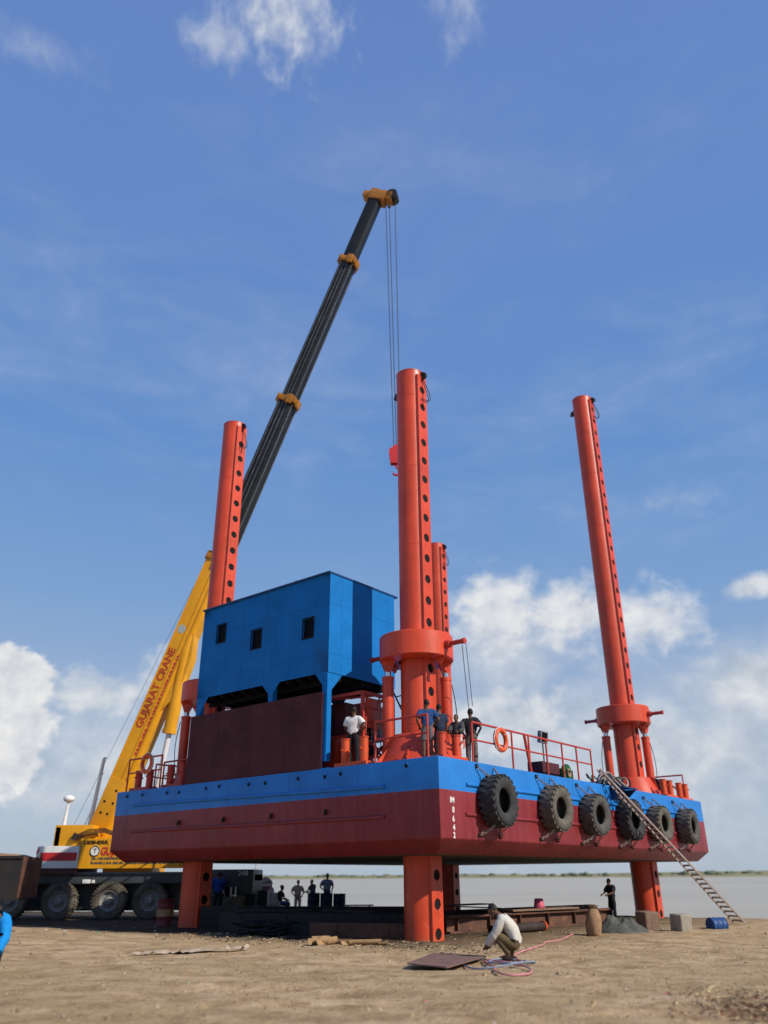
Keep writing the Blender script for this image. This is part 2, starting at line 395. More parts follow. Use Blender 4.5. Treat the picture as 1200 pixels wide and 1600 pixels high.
def make_water():
    bm = bmesh.new(); z = -.45
    vs = [bm.verts.new(p) for p in ((-6000, 30, z), (6000, 30, z), (6000, 9000, z), (-6000, 9000, z))]; bm.faces.new(vs)
    me = bpy.data.meshes.new('water'); bm.to_mesh(me); bm.free()
    m, nt, b = newmat('muddy_water'); co = texco(nt)
    n = noise(nt, texco(nt, (.25, 1.2, 1)), 1.0, 6, .65); nb = noise(nt, texco(nt, (.012, .05, 1)), 1.0, 5, .6)
    nt.links.new(ramp(nt, nb, [(.3, (.355, .325, .255)), (.7, (.415, .38, .305))]), b.inputs['Base Color'])
    b.inputs['Roughness'].default_value = .5; b.inputs['Specular IOR Level'].default_value = .2; bump(nt, b, n, .5, .12)
    tag(link('water', me, m, None, False), 'wide muddy grey river', None, None, 'structure')
make_water()

def make_far_bank():
    bm = bmesh.new(); prev = None; Y0 = 1500
    for i in range(301):
        x = -1400 + i * 9.3
        h = 4.6 + 2.0 * mnoise.noise(Vector((x * .004, 1, 0))) + 1.2 * mnoise.noise(Vector((x * .03, 3, 0))) + (2.4 if x > 480 else 0)
        y = Y0 - .25 * x
        a = bm.verts.new((x, y, -.6)); b_ = bm.verts.new((x, y + 14, h * .35)); c = bm.verts.new((x, y + 60, h)); d = bm.verts.new((x, y + 900, h))
        if prev:
            for p, q in zip(zip(prev, prev[1:]), zip((a, b_, c, d), (b_, c, d))): bm.faces.new((p[0], q[0], q[1], p[1]))
        prev = (a, b_, c, d)
    me = bpy.data.meshes.new('far_bank'); bm.to_mesh(me); bm.free()
    m = plain('hazy_far_bank', (.235, .215, .125), 1.0, .15, .02, 0, 0, 0)
    tag(link('far_bank', me, m, None, True, 180), 'low hazy grassy bank across the river', None, None, 'structure')
    # far-off scrub that reads as one mass
    mb = MB(); rnd = random.Random(3)
    for i in range(700):
        x = rnd.uniform(-1100, 1250); x += 40 * math.sin(x * .03)
        if mnoise.noise(Vector((x * .01, 7, 0))) < -.25 and x < 500: continue
        y = 1500 - .25 * x + rnd.uniform(18, 60); s = rnd.uniform(2.2, 5.0) * (1.35 if x > 480 else 1)
        mb.blob((x, y, s * .35 + 2.0), (s * rnd.uniform(2, 4.5), s * 2, s * rnd.uniform(.8, 1.5)), None, 8, .5, i)
    o = mb.build('far_scrub', plain('hazy_scrub', (.13, .15, .10), 1, .25, .3, 0, 0, 0), None, True, 180)
    tag(o, 'hazy green scrub lining the far river bank', 'scrub', None, 'stuff')
make_far_bank()

# ================================================================== BARGE
barge = thing('jackup_barge', 'big blue and maroon jack-up barge raised on four red legs', 'barge', B(0, 0, 0), BA)
def hull():
    bm = bmesh.new(); i = .40
    def ring(a, z): return [bm.verts.new(p) for p in ((a, a, z), (W - a, a, z), (W - a, L - a, z), (a, L - a, z))]
    r0 = ring(i, ZB); r1 = ring(0, ZK); r2 = ring(0, ZD)
    for a, b in ((r0, r1), (r1, r2)):
        for k in range(4): bm.faces.new((a[k], a[(k + 1) % 4], b[(k + 1) % 4], b[k]))
    f = bm.faces.new(r0[::-1]); f.material_index = 1
    bm.faces.new(r2)
    bmesh.ops.bevel(bm, geom=[e for e in bm.edges], offset=.03, segments=2, affect='EDGES', profile=.6)
    for f in bm.faces:
        f.material_index = 1 if (f.normal.z < -.95 and f.calc_center_median().z < ZB + .05) else 0
    me = bpy.data.meshes.new('hull'); bm.to_mesh(me); bm.free()
    return link('hull', me, [HULL, BOTTOM], barge, True, 30)
hu = hull()
def rail_bar(p0, p1, mat, r=.055):
    mb = MB(); mb.cyl(p0, p1, r, n=14); o = mb.build('rub_rail', mat, hu); return o
HB = paint('hull_blue_rail', (.010, .16, .49), .5, .1, (.02, .05, .1), .3)
HM = paint('hull_maroon_rail', (.20, .020, .026), .5, .12, (.06, .02, .02), .3)
rail_bar((0, 1.9, 3.93), (0, 14.15, 4.10), HB); rail_bar((0, 1.9, 3.13), (0, 14.05, 3.17), HM)
rail_bar((1.3, 0, 3.96), (18.9, 0, 3.98), HB); rail_bar((1.2, 0, 3.17), (18.9, 0, 3.17), HM)
# freeing holes with half-round lips, and welded pad eyes
for v in (1.1, 3.6, 4.25, 5.4, 6.9, 7.7, 9.2, 9.9, 11.4, 12.1, 13.6, 14.6):
    mb = MB(); z = 4.40 + .03 * math.sin(v * 7)
    mb.mi = 1; mb.cyl((-.012, v, z), (-.006, v, z), .055, n=14); mb.mi = 0
    mb.tube([(-.012, v + .075 * math.cos(t), z + .075 * math.sin(t)) for t in [i * PI / 8 for i in range(9)]], .016, 6)
    mb.build('drain_hole', [HB, VOID], hu)
for v in (4.15, 6.5, 8.8, 11.2):
    mb = MB(); mb.box((-.05, v, 3.37), (.10, .03, .14), bevel=.01)
    mb.torus((-.08, v, 3.33), Matrix.Rotation(PI / 2, 3, 'X') @ Matrix.Rotation(.5, 3, 'Y'), .06, .016, 14, 6)
    mb.build('pad_eye', RUST2, hu)
# draught marks painted on the sunlit side
Mt = frame((1, 0, 0), (0, 0, 1), (0, -1, 0))
for s, u, z in (('IM', .58, 3.50), ('8', .62, 3.25), ('6', .61, 3.02), ('4', .62, 2.80), ('2', .62, 2.61)):
    text_mesh('draught_mark', s, .21, WHITE, hu, Matrix.Translation((u, -.006, z)) @ Mt, .003, bold=.004)
# small folding platform bracket by the gangway
mb = MB(); mb.prism([(10.5, 0, 4.55), (12.0, 0, 4.55), (11.7, -.0, 4.05), (10.9, 0, 4.05)], (0, -.02, 0))
mb.prism([(10.6, -.02, 4.56), (11.95, -.02, 4.56), (11.95, -.55, 4.53), (10.6, -.55, 4.53)], (0, 0, .03))
mb.prism([(10.7, -.02, 4.52), (10.7, -.52, 4.52), (10.7, -.02, 4.1)], (.03, 0, 0)); mb.prism([(11.8, -.02, 4.52), (11.8, -.52, 4.52), (11.8, -.02, 4.1)], (.03, 0, 0))
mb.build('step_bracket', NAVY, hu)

# ---- deckhouse
UH0, UH1, VH0, VH1, ZH0, ZH1 = .10, 3.52, 4.32, 11.02, 7.62, 11.0
def deckhouse():
    mb = MB(); T = .06
    wins = [(5.06, 5.54, 8.92, 9.58), (7.66, 8.16, 9.02, 9.68), (9.66, 10.14, 9.60, 10.26)]
    vs = sorted(set([VH0, VH1] + [w[0] for w in wins] + [w[1] for w in wins])); zs = sorted(set([ZH0, ZH1] + [w[2] for w in wins] + [w[3] for w in wins]))
    for a, b in zip(vs, vs[1:]):
        for c, d in zip(zs, zs[1:]):
            if any(w[0] - 1e-6 <= a and b <= w[1] + 1e-6 and w[2] - 1e-6 <= c and d <= w[3] + 1e-6 for w in wins): continue
            mb.poly([(UH0, a, c), (UH0, a, d), (UH0, b, d), (UH0, b, c)])
    for w in wins:                                            # reveals
        y0, y1, z0, z1 = w
        for p, q in (((y0, z0), (y1, z0)), ((y1, z0), (y1, z1)), ((y1, z1), (y0, z1)), ((y0, z1), (y0, z0))):
            mb.poly([(UH0, p[0], p[1]), (UH0, q[0], q[1]), (UH0 + T, q[0], q[1]), (UH0 + T, p[0], p[1])])
    bmesh.ops.remove_doubles(mb.bm, verts=mb.bm.verts, dist=1e-5)
    # other walls and roof
    mb.poly([(UH0, VH0, ZH0), (UH1, VH0, ZH0), (UH1, VH0, ZH1), (UH0, VH0, ZH1)])
    mb.poly([(UH0, VH1, ZH0), (UH0, VH1, ZH1), (UH1, VH1, ZH1), (UH1, VH1, ZH0)])
    mb.poly([(UH1, VH0, ZH0), (UH1, VH1, ZH0), (UH1, VH1, ZH1), (UH1, VH0, ZH1)])
    bmesh.ops.remove_doubles(mb.bm, verts=mb.bm.verts, dist=1e-4)
    h = mb.build('deckhouse', BLUE, barge, True, 20)
    r = MB(); r.box(((UH0 + UH1) / 2 + .06, (VH0 + VH1) / 2, ZH1 + .03), (UH1 - UH0 + .28, VH1 - VH0 + .06, .06), bevel=.012)
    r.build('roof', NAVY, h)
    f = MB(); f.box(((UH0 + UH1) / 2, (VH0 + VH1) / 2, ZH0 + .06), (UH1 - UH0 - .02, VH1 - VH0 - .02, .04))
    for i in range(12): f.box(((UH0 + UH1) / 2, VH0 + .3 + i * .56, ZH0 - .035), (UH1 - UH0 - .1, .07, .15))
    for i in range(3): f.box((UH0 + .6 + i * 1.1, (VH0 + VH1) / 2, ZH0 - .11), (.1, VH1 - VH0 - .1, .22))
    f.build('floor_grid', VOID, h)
    for y0, y1, z0, z1 in wins:
        w = MB()
        for c, d in (((y0 + y1) / 2, z0 - .02), ((y0 + y1) / 2, z1 + .02)): w.box((UH0 - .005, c, d), (.03, y1 - y0 + .08, .04))
        for c in (y0 - .02, y1 + .02): w.box((UH0 - .005, c, (z0 + z1) / 2), (.028, .036, z1 - z0))
        wo = w.build('window', VOID, h)
        p = MB(); p.box((UH0 + .075, (y0 + y1) / 2, (z0 + z1) / 2), (.02, y1 - y0 + .02, z1 - z0 + .02)); p.build('pane', GLASS, wo)
    # stilts with gusset plates
    for v, k in ((VH0 + .13, 'c'), (7.0, 'm'), (VH1 - .13, 'e')):
        for u in (UH0 + .10, UH1 - .12):
            s = MB(); s.box((u, v, (ZD + ZH0) / 2 + .12), (.2, .22, ZH0 - ZD - .24))
            dz, dy = (.34, .32) if k == 'm' else ((.40, .34) if k == 'c' else (.60, .42))
            x0 = u - .1 if u < 1 else u + .085
            if k != 'c': s.prism([(x0, v - .11, ZH0 - .0), (x0, v - .11 - dy, ZH0), (x0, v - .11, ZH0 - dz)], (.015, 0, 0))
            if k != 'e': s.prism([(x0, v + .11, ZH0), (x0, v + .11 + dy, ZH0), (x0, v + .11, ZH0 - dz)], (.015, 0, 0))
            if k == 'c' and u < 1: s.prism([(u + .1, v - .11, ZH0), (u + .1 + .5, v - .11, ZH0), (u + .1, v - .11, ZH0 - .55)], (0, .015, 0))
            s.prism([(u - .16, v - .25, ZD + .003), (u + .16, v - .25, ZD + .003), (u + .16, v + .25, ZD + .003), (u - .16, v + .25, ZD + .003)], (0, 0, .02))
            s.prism([(u - .008, v + .11, ZD + .02), (u - .008, v + .25, ZD + .02), (u - .008, v + .11, ZD + .35)], (.016, 0, 0))
            s.build('support_leg', BLUE, h)
    # roof-edge stubs
    s = MB(); s.cyl((.3, 6.2, ZH1 + .06), (.3, 6.2, ZH1 + .22), .02, n=8); s.build('roof_stub', RUST2, h)
    s = MB(); s.cyl((.4, 9.3, ZH1 + .06), (.4, 9.3, ZH1 + .2), .05, n=10); s.build('roof_stub', RUST2, h)
    return h
deckhouse()
mb = MB()
for i in range(4):
    a = 4.50 + i * 1.66; mb.box((.035, a + .83, (ZD + 6.98) / 2), (.012, 1.652, 6.98 - ZD + .02))
for i in range(5): mb.box((.055, 4.50 + i * 1.66, (ZD + 6.98) / 2), (.025, .06, 6.98 - ZD - .06))
mb.build('screen_panel', PRIMER, barge, True, 30)

# ---- railings (posts, top and middle pipe in one welded piece each)
def railing(pts, h=1.17, mid=.66, posts=None, mat=REDPIPE, z0=ZD):
    mb = MB(); P = [Vector((p[0], p[1], z0)) for p in pts]
    for hh, r in ((h, .034), (mid, .028)):
        mb.tube([p + Vector((0, 0, hh)) for p in P], r, 8)
    for p in (posts if posts is not None else pts): mb.cyl((p[0], p[1], z0 - .004), (p[0], p[1], z0 + h), .032, n=8)
    return mb.build('railing', mat, barge)
railing([(.12, 2.35), (.12, .42)])
railing([(1.95, .15), (9.7, .15)], posts=[(u, .15) for u in (1.95, 4.2, 5.25, 6.4, 7.5, 8.57, 9.7)])
rb = MB(); rb.cyl((5.0, .15, ZD + 1.17), (5.28, .15, ZD), .05, n=8); rb.build('railing_brace', REDPIPE, barge)
railing([(.1, 14.85), (.1, 12.75)]); railing([(.6, 13.3), (.6, 11.9)], 1.0, .5)
railing([(19.85, .6), (19.85, 6)], posts=[(19.85, .6), (19.85, 2.4), (19.85, 4.2), (19.85, 6)])
railing([(17.0, 15.1), (1.5, 15.1)], posts=[(u, 15.1) for u in (17, 14, 11, 8, 5, 1.5)])
# ---- double bollards
def bollard(u, v, along, mat=ORANGE2, h=.72, gap=.72, r=.13):
    mb = MB(); dx, dy = (1, 0) if along == 'u' else (0, 1)
    mb.box((u, v, ZD + .06), (.42 + dx * (gap + .1), .42 + dy * (gap + .1), .12), bevel=.012)
    for s in (-.5, .5):
        x, y = u + dx * gap * s, v + dy * gap * s
        mb.cyl((x, y, ZD + .12), (x, y, ZD + h), r, n=20); mb.cyl((x, y, ZD + h), (x, y, ZD + h + .03), r + .02, n=20)
        mb.cyl((x - .19 * dy, y - .19 * dx, ZD + .5), (x + .19 * dy, y + .19 * dx, ZD + .5), .028, n=8)
    return mb.build('bollard', mat, barge)
bollard(.33, 3.35, 'v', h=.82, gap=.76); bollard(1.15, .42, 'u', ORANGE); bollard(.33, 14.1, 'v', REDPIPE)
bollard(17.3, .42, 'u'); bollard(19.3, .5, 'u'); bollard(.4, 12.2, 'v', REDPIPE, .8)

# ================================================================== SPUD LEGS
SR = .52
def make_spud(top, label):
    t = thing('spud_leg', label, 'barge leg', (0, 0, 0), BA, 'red tubular legs of the barge')
    mb = MB(); mb.cyl((0, 0, -.35), (0, 0, top), SR, n=56); mb.cyl((0, 0, top), (0, 0, top + .02), SR + .012, n=56)
    for z in (2.9, 5.9, 8.9, 11.9, 14.9, 17.9, 20.9, 23.9):
        if z < top - 1: mb.torus((0, 0, z), Matrix.Identity(3), SR, .008, 56, 6)
    mb.build('tube', LEGP, t)
    # perforated rack on the side away from the deck
    mb = MB(); y = -.555; w = .265; pitch = .75; hr = .15
    z = .15 - pitch / 2
    cells = []
    while z < top - 1.0: cells.append(z + pitch / 2); z += pitch
    def quad(a, b, c, d): mb.poly([a, b, c, d])
    for zc in cells:
        per = []; c = [(w, pitch / 2), (-w, pitch / 2), (-w, -pitch / 2), (w, -pitch / 2)]
        for k in range(4):
            p, q = c[k], c[(k + 1) % 4]
            for j in range(4): per.append((p[0] + (q[0] - p[0]) * j / 4, zc + p[1] + (q[1] - p[1]) * j / 4))
        hole = [(hr * math.cos(PI / 4 + k * PI / 8), zc + hr * math.sin(PI / 4 + k * PI / 8)) for k in range(16)]
        for k in range(16):
            a, b = per[k], per[(k + 1) % 16]; d, e = hole[k], hole[(k + 1) % 16]
            quad((a[0], y, a[1]), (b[0], y, b[1]), (e[0], y, e[1]), (d[0], y, d[1]))
            quad((d[0], y, d[1]), (e[0], y, e[1]), (e[0], y + .02, e[1]), (d[0], y + .02, d[1]))
    zl = cells[0] - pitch / 2; zh = cells[-1] + pitch / 2
    quad((-w, y, zh), (w, y, zh), (w, y, top - .25), (-w, y, top - .25))
    for s in (-1, 1): quad((s * w, y, zl), (s * w, -.3, zl), (s * w, -.3, top - .25), (s * w, y, top - .25))
    quad((-w, y, top - .25), (w, y, top - .25), (w, -.3, top - .2), (-w, -.3, top - .2)); quad((-w, y, zl), (w, y, zl), (w, -.3, zl), (-w, -.3, zl))
    mb.mi = 1; mb.box((0, y + .024, (zl + zh) / 2), (2 * w - .02, .006, zh - zl - .02))  # black backing sheet paints the shade inside the rack holes
    bmesh.ops.remove_doubles(mb.bm, verts=mb.bm.verts, dist=1e-5)
    mb.build('rack', [LEGP, VOID], t, True, 30)
    # lifting lugs and a wire sling
    for s, z in ((1, top - .62), (-1, top - .22)):
        mb = MB(); mb.prism([(-.03, s * SR * .95, z - .25), (-.03, s * (SR + .2), z - .12), (-.03, s * (SR + .2), z + .1), (-.03, s * SR * .95, z + .2)], (.06, 0, 0))
        mb.torus((0, s * (SR + .16), z - .06), Matrix.Rotation(PI / 2, 3, 'X') @ Matrix.Rotation(PI / 2, 3, 'Y'), .10, .025, 16, 6)
        mb.build('lifting_lug', RUST2, t)
    mb = MB(); pts = []
    for i in range(21):
        a = i / 20; pts.append((.1 * math.sin(a * PI), -.57 - .28 * math.sin(a * PI), top - .28 - 1.35 * math.sin(a * PI * .62) * (1 - .25 * a)))
    mb.tube(pts, .016, 6); mb.tube([(x - .12 * (i / 20), y2 + .04, z2 - .12 * math.sin(i / 20 * PI)) for i, (x, y2, z2) in enumerate(pts)], .014, 6)
    mb.build('wire_sling', WIRE, t)
    return t
U1, U2, V1, V2 = 1.98, 17.75, 2.17, 12.53
for (u, v, top, lab) in ((U1, V1, 19.0, 'thickest nearest red leg in the foreground corner with white draught marks below'),
                         (U1, V2, 20.8, 'red leg at the left rising behind the blue deckhouse beside the crane boom'),
                         (U2, V1, 25.7, 'tall leaning red leg standing alone at the far right'),
                         (U2, V2, 19.7, 'small far red leg mostly hidden directly behind the nearest leg')):
    if top == 19.0: lab = 'nearest red leg at the front corner, standing by the man in blue shirt'
    s = make_spud(top, lab); s.location = B(u, v, 0)

# ================================================================== JACKING UNITS
def make_jack():
    t = thing('jacking_unit', 'x', 'jack', (0, 0, 0), BA, 'red jacking rings around the barge legs')
    z0, z1 = 3.28, 4.08            # collar, heights above deck
    prof = [(.60, z0 + .02), (1.17, z0 + .02), (1.20, z0 + .05), (1.20, z1 - .03), (1.18, z1), (.60, z1)]
    mb = MB(); mb.lathe(prof, 64); c = mb.build('collar', ORANGE, t, True, 30)
    for s in (-1, 1):
        mb = MB(); mb.prism([(-.05, s * .75, z0 + .02), (-.05, s * 1.12, z0 + .02), (-.05, s * .92, z0 - .2)], (.1, 0, 0))
        mb.build('stiffener', ORANGE, c)
    for s in (-1, 1):
        mb = MB(); zc = (z0 + z1) / 2; mb.cyl((0, s * 1.14, zc), (0, s * 1.36, zc), .14, .12, n=20)
        mb.cyl((0, s * 1.3, zc), (0, s * 1.86, zc), .075, n=16); mb.cyl((0, s * 1.86, zc), (0, s * 1.92, zc), .095, n=16)
        mb.build('locking_pin', REDPIPE, c)
    for s in (-1, 1):                     # two jacking cylinders on the diagonal
        d = Vector((s * .66, -s * .66, 0)); 
        mb = MB(); mb.cyl(d + Vector((0, 0, .45)), d + Vector((0, 0, 2.78)), .18, n=28); mb.cyl(d + Vector((0, 0, 2.70)), d + Vector((0, 0, 2.80)), .195, n=28); mb.cyl(d + Vector((0, 0, .3)), d + Vector((0, 0, .55)), .21, n=24)
        cy = mb.build('cylinder', ORANGE, t)
        mb = MB(); mb.cyl(d + Vector((0, 0, 2.78)), d + Vector((0, 0, 3.02)), .11, n=20); mb.build('rod', STEEL, cy)
        mb = MB(); e = d.normalized(); q = Vector((-e.y, e.x, 0))
        for k in (-1, 1): mb.prism([d + q * .11 * k + e * .22 + Vector((0, 0, z0 + .02)), d + q * .11 * k - e * .22 + Vector((0, 0, z0 + .02)), d + q * .11 * k - e * .09 + Vector((0, 0, 2.95)), d + q * .11 * k + e * .09 + Vector((0, 0, 2.95))], q * .04)
        mb.cyl(d + Vector((0, 0, 3.05)) - q * .2, d + Vector((0, 0, 3.05)) + q * .2, .06, n=14); mb.blob(d + Vector((0, 0, 3.07)), (.26, .26, .22))
        mb.build('clevis', ORANGE, cy)
        mb = MB(); pts = [d + e * (.2 + .12 * math.sin(i / 12 * PI)) + q * (.05 - .1 * i / 12) + Vector((0, 0, 2.6 - 2.1 * i / 12)) for i in range(13)]
        mb.tube(pts, .016, 6); mb.build('hose', WIRE, cy)
    # flared foundation with gussets
    mb = MB(); mb.lathe([(.60, .02), (1.42, .02), (1.42, .09), (1.30, .12), (1.04, .62), (.84, .95), (.60, .98)], 48)
    for k in range(8):
        a = k * PI / 4 + PI / 8; x, y = math.cos(a), math.sin(a); n = Vector((-y, x, 0)) * .02
        mb.prism([Vector((x * .7, y * .7, .95)) - n, Vector((x * 1.55, y * 1.55, .02)) - n, Vector((x * .7, y * .7, .02)) - n], n * 2)
    mb.box((.66, -.66, .2), (.5, .5, .34), bevel=.02); mb.box((-.66, .66, .2), (.5, .5, .34), bevel=.02)
    mb.build('foundation', ORANGE, t, True, 30)
    return t
j0 = make_jack()
for i, (u, v, lab) in enumerate(((U1, V1, 'red jacking ring and cylinders around the nearest leg at the front corner'),
                    (U1, V2, 'red jacking ring half hidden behind the left end of the blue deckhouse'),
                    (U2, V1, 'red jacking ring and cylinders around the tall leg at the far right'),
                    (U2, V2, 'red jacking ring on the far leg, behind the nearest leg'))):
    t = j0 if i == 0 else copy_tree(j0)
    t['label'] = lab; t.location = B(u, v, ZD)

# hanging wires from the front jack's pin
mb = MB()
def sag(p, q, s, n=14): 
    p, q = Vector(p), Vector(q); return [p.lerp(q, i / n) + Vector((0, 0, -s * 4 * (i / n) * (1 - i / n))) for i in range(n + 1)]
p0 = B(U1, V1 - 1.8, 8.25) ; o0 = B(0, 0, 0)
mb.tube([p - p0 for p in sag(p0, B(2.95, .85, 6.0), .1)], .011, 5); mb.tube([p - p0 for p in sag(p0 + Vector((.12, 0, .03)), B(3.05, .8, 6.5), -.08)], .010, 5)
o = mb.build('hanging_wire', WIRE, None); o.location = p0
tag(o, 'pair of thin dark wires hanging from the front jacking ring pin', 'wire')

# ================================================================== FENDER TYRES
def tyre_mesh(seed):
    rnd = random.Random(seed); mb = MB()
    prof = [(.675, -.19), (.69, -.1), (.69, .1), (.675, .19), (.63, .255), (.55, .285), (.45, .275), (.37, .235), (.335, .20), (.33, .15), (.40, .13), (.60, .14), (.62, 0), (.60, -.14), (.40, -.13), (.33, -.15), (.335, -.20), (.37, -.235), (.45, -.275), (.55, -.285), (.63, -.255)]
    mb.lathe(prof, 48)
    nl = 22
    for k in range(nl):
        for s in (-1, 1):
            a = 2 * PI * (k + (.5 if s > 0 else 0)) / nl + rnd.uniform(-.02, .02)
            M = Matrix.Rotation(a, 4, 'Z') @ Matrix.Translation((.678, 0, s * .13)) @ Matrix.Rotation(s * .30, 4, 'X')
            mb.box((0, 0, 0), (.06, .095, .24), None)
            vs = mb.bm.verts[:] if False else None
            # move the last cube
            mb.bm.verts.ensure_lookup_table()
            bmesh.ops.transform(mb.bm, matrix=M, verts=mb.bm.verts[-8:])
            M2 = Matrix.Rotation(a, 4, 'Z') @ Matrix.Translation((.625, 0, s * .262)) @ Matrix.Rotation(-s * .62, 4, 'Y')
            mb.box((0, 0, 0), (.06, .08, .02), None); mb.bm.verts.ensure_lookup_table()
            bmesh.ops.transform(mb.bm, matrix=M2, verts=mb.bm.verts[-8:])
    for v in mb.bm.verts:
        v.co *= 1 + .012 * mnoise.noise(v.co * 2.2 + Vector((seed * 3, 0, 0)))
    return mb
def chain_mesh(p, q, sagv=.05):
    mb = MB(); pts = sag(p, q, sagv, 40); ln = sum((b - a).length for a, b in zip(pts, pts[1:])); n = max(3, int(ln / .088))
    for i in range(n):
        a = pts[int(i / n * 40)]; b = pts[min(40, int((i + 1) / n * 40) + 0)]
        c = (a + b) / 2; d = (pts[min(40, int((i + .5) / n * 40) + 2)] - pts[max(0, int((i + .5) / n * 40) - 2)]).normalized()
        e = d.orthogonal().normalized(); e = Matrix.Rotation(PI / 2 * (i % 2) + .3, 3, d) @ e
        ring = [c + d * .062 * math.cos(t) + e * .036 * math.sin(t) for t in [k * PI / 5 for k in range(10)]]
        mb.tube(ring, .013, 5, closed=True)
    return mb
TY = [(2.46, 3.57, 0, 'black tyre fender nearest the front corner, first of the row'),
      (5.87, 3.56, 1, 'dusty tan tyre fender, second in the row from the front corner'),
      (8.59, 3.50, 2, 'grey chunky-treaded tyre fender, third in the row'),
      (11.48, 3.46, 0, 'dark tyre fender half behind the gangway, fourth in the row'),
      (14.16, 3.44, 1, 'tan tyre fender touching the right edge of the gangway, fifth in the row'),
      (17.14, 3.46, 2, 'last grey tyre fender at the far right end of the hull')]
tm = [tyre_mesh(i) for i in range(3)]; tmesh = []
for i, mb in enumerate(tm):
    bmesh.ops.recalc_face_normals(mb.bm, faces=mb.bm.faces); me = bpy.data.meshes.new('tyre'); mb.bm.to_mesh(me); mb.bm.free()
    me.materials.append(RUBBER[i]); me.polygons.foreach_set('use_smooth', [True] * len(me.polygons)); me.set_sharp_from_angle(angle=R(38)); tmesh.append(me)
chain_sets = None
for i, (u, z, k, lab) in enumerate(TY):
    t = thing('tyre_fender', lab, 'tyre', B(u, -.315, z), BA, 'tyre fenders chained along the sunlit side of the hull')
    o = bpy.data.objects.new('tyre', tmesh[k]); col.objects.link(o); o.parent = t
    o.rotation_euler = (PI / 2 + R(random.uniform(-3, 3)), R(random.uniform(0, 360)), R(random.uniform(-4, 4)))
    o.rotation_mode = 'XYZ'; o.scale = (((1.02, .99, .95, 1.0, .93, .97)[i],) * 2) + ((1.0, .92, .96, .9, .95, 1.0)[i],)
    if chain_sets is None:
        chain_sets = []
        for p, q, s in (((-.62, .27, .92), (-.18, .02, .60), .03), ((.10, -.05, .66), (.30, .28, .95), .02), ((-.22, -.02, -.62), (-.66, .30, -.92), .04), ((.30, -.05, -.60), (.42, .30, -.92), .03)):
            chain_sets.append(chain_mesh(p, q, s).build('chain', CHAIN, t))
        for x, zz in ((-.64, .93), (-.67, -.93), (.43, -.93)):
            mb = MB(); mb.box((x, .29, zz), (.05, .05, .12), bevel=.01); mb.torus((x, .26, zz), Matrix.Rotation(PI / 2, 3, 'Y'), .045, .015, 12, 5)
            chain_sets.append(mb.build('shackle', RUST2, t))
    else:
        for c in chain_sets:
            d = c.copy(); col.objects.link(d); d.parent = t

# ================================================================== LIFEBUOYS
def lifebuoy(loc, rz, lab):
    t = thing('lifebuoy', lab, 'lifebuoy', loc, rz, 'orange lifebuoys hung on the railings')
    mb = MB(); mb.torus((0, 0, 0), Matrix.Rotation(PI / 2, 3, 'X'), .30, .075, 36, 12); mb.build('ring', ORANGE2, t)
    mb = MB()
    pts = [Vector((.385 * math.cos(a) * (1 + .05 * math.cos(8 * a)), -.02, .385 * math.sin(a) * (1 + .05 * math.cos(8 * a)))) for a in [k * 2 * PI / 48 for k in range(48)]]
    mb.tube(pts, .012, 5, closed=True); mb.build('grab_line', WCLOTH, t)
    for k in range(4):
        a = k * PI / 2 + PI / 4; mb = MB(); mb.torus((.30 * math.cos(a), 0, .30 * math.sin(a)), Matrix.Rotation(-a, 3, 'Y'), .079, .007, 16, 5)
        mb.build('band', WCLOTH, t)
    return t
lifebuoy(B(3.40, .06, 5.42), BA, 'orange lifebuoy on the long sunlit railing above the tyres')
lifebuoy(B(.0, 13.55, 5.55), BA - PI / 2, 'dull red lifebuoy on the left railing in front of the yellow boom')

# ================================================================== DECK MACHINERY
def beam(mb, p, q, w=.08): 
    mb.tube([p, q], w / 2 * 1.2, 4)
t = thing('hydraulic_power_unit', 'red pipe-framed hydraulic unit with plastic sheet beside the deckhouse stilt', 'machine', B(1.62, 3.95, ZD), BA)
mb = MB(); X0, X1, Y0, Y1, H = -.75, .75, -.45, 2.0, 2.35
for x in (X0, X1):
    for y in (Y0, Y1): mb.box((x, y, H / 2), (.1, .1, H))
    mb.box((x, (Y0 + Y1) / 2, H), (.1, Y1 - Y0, .1)); mb.box((x, (Y0 + Y1) / 2, .06), (.12, Y1 - Y0, .12)); mb.box((x, (Y0 + Y1) / 2, 1.05), (.08, Y1 - Y0, .08))
for y in (Y0, Y1):
    mb.box(((X0 + X1) / 2, y, H - .002), (X1 - X0, .1, .1)); mb.box(((X0 + X1) / 2, y, .06), (X1 - X0, .12, .11))
mb.tube([(X0, Y0, 1.05), (X1, Y0, .1)], .04, 6); mb.tube([(X0, Y0, .1), (X1, Y0, 1.05)], .04, 6); mb.tube([(X0, Y1, H), (X0 + .7, Y0, H)], .035, 6)
for k in range(5):
    x = X0 + .15 + .32 * k; mb.tube([(x, Y0, 1.05), (x, Y0, 1.55 if k % 2 else H)], .022, 6)
for z in (.4, 1.45, 1.9): mb.tube([(X0, Y0, z), (X1, Y0, z)], .022, 6)
mb.tube([(X1, Y0, H), (X1, Y1, 1.05)], .03, 6); mb.tube([(X1, Y0, 1.05), (X1, Y1, .1)], .03, 6)
mb.build('skid_frame', REDPIPE, t)
mb = MB(); mb.box((0, 1.35, .65), (1.2, 1.0, 1.0), bevel=.03); mb.cyl((-.2, .5, .75), (.5, .5, .75), .28, n=24); mb.box((.1, .5, .32), (1.0, .5, .3), bevel=.02); mb.build('oil_tank', ORANGE, t)
mb = MB(); mb.cyl((.25, -.1, .65), (.25, .35, .65), .2, n=20); mb.box((-.25, 0, .8), (.35, .35, .5), bevel=.04)
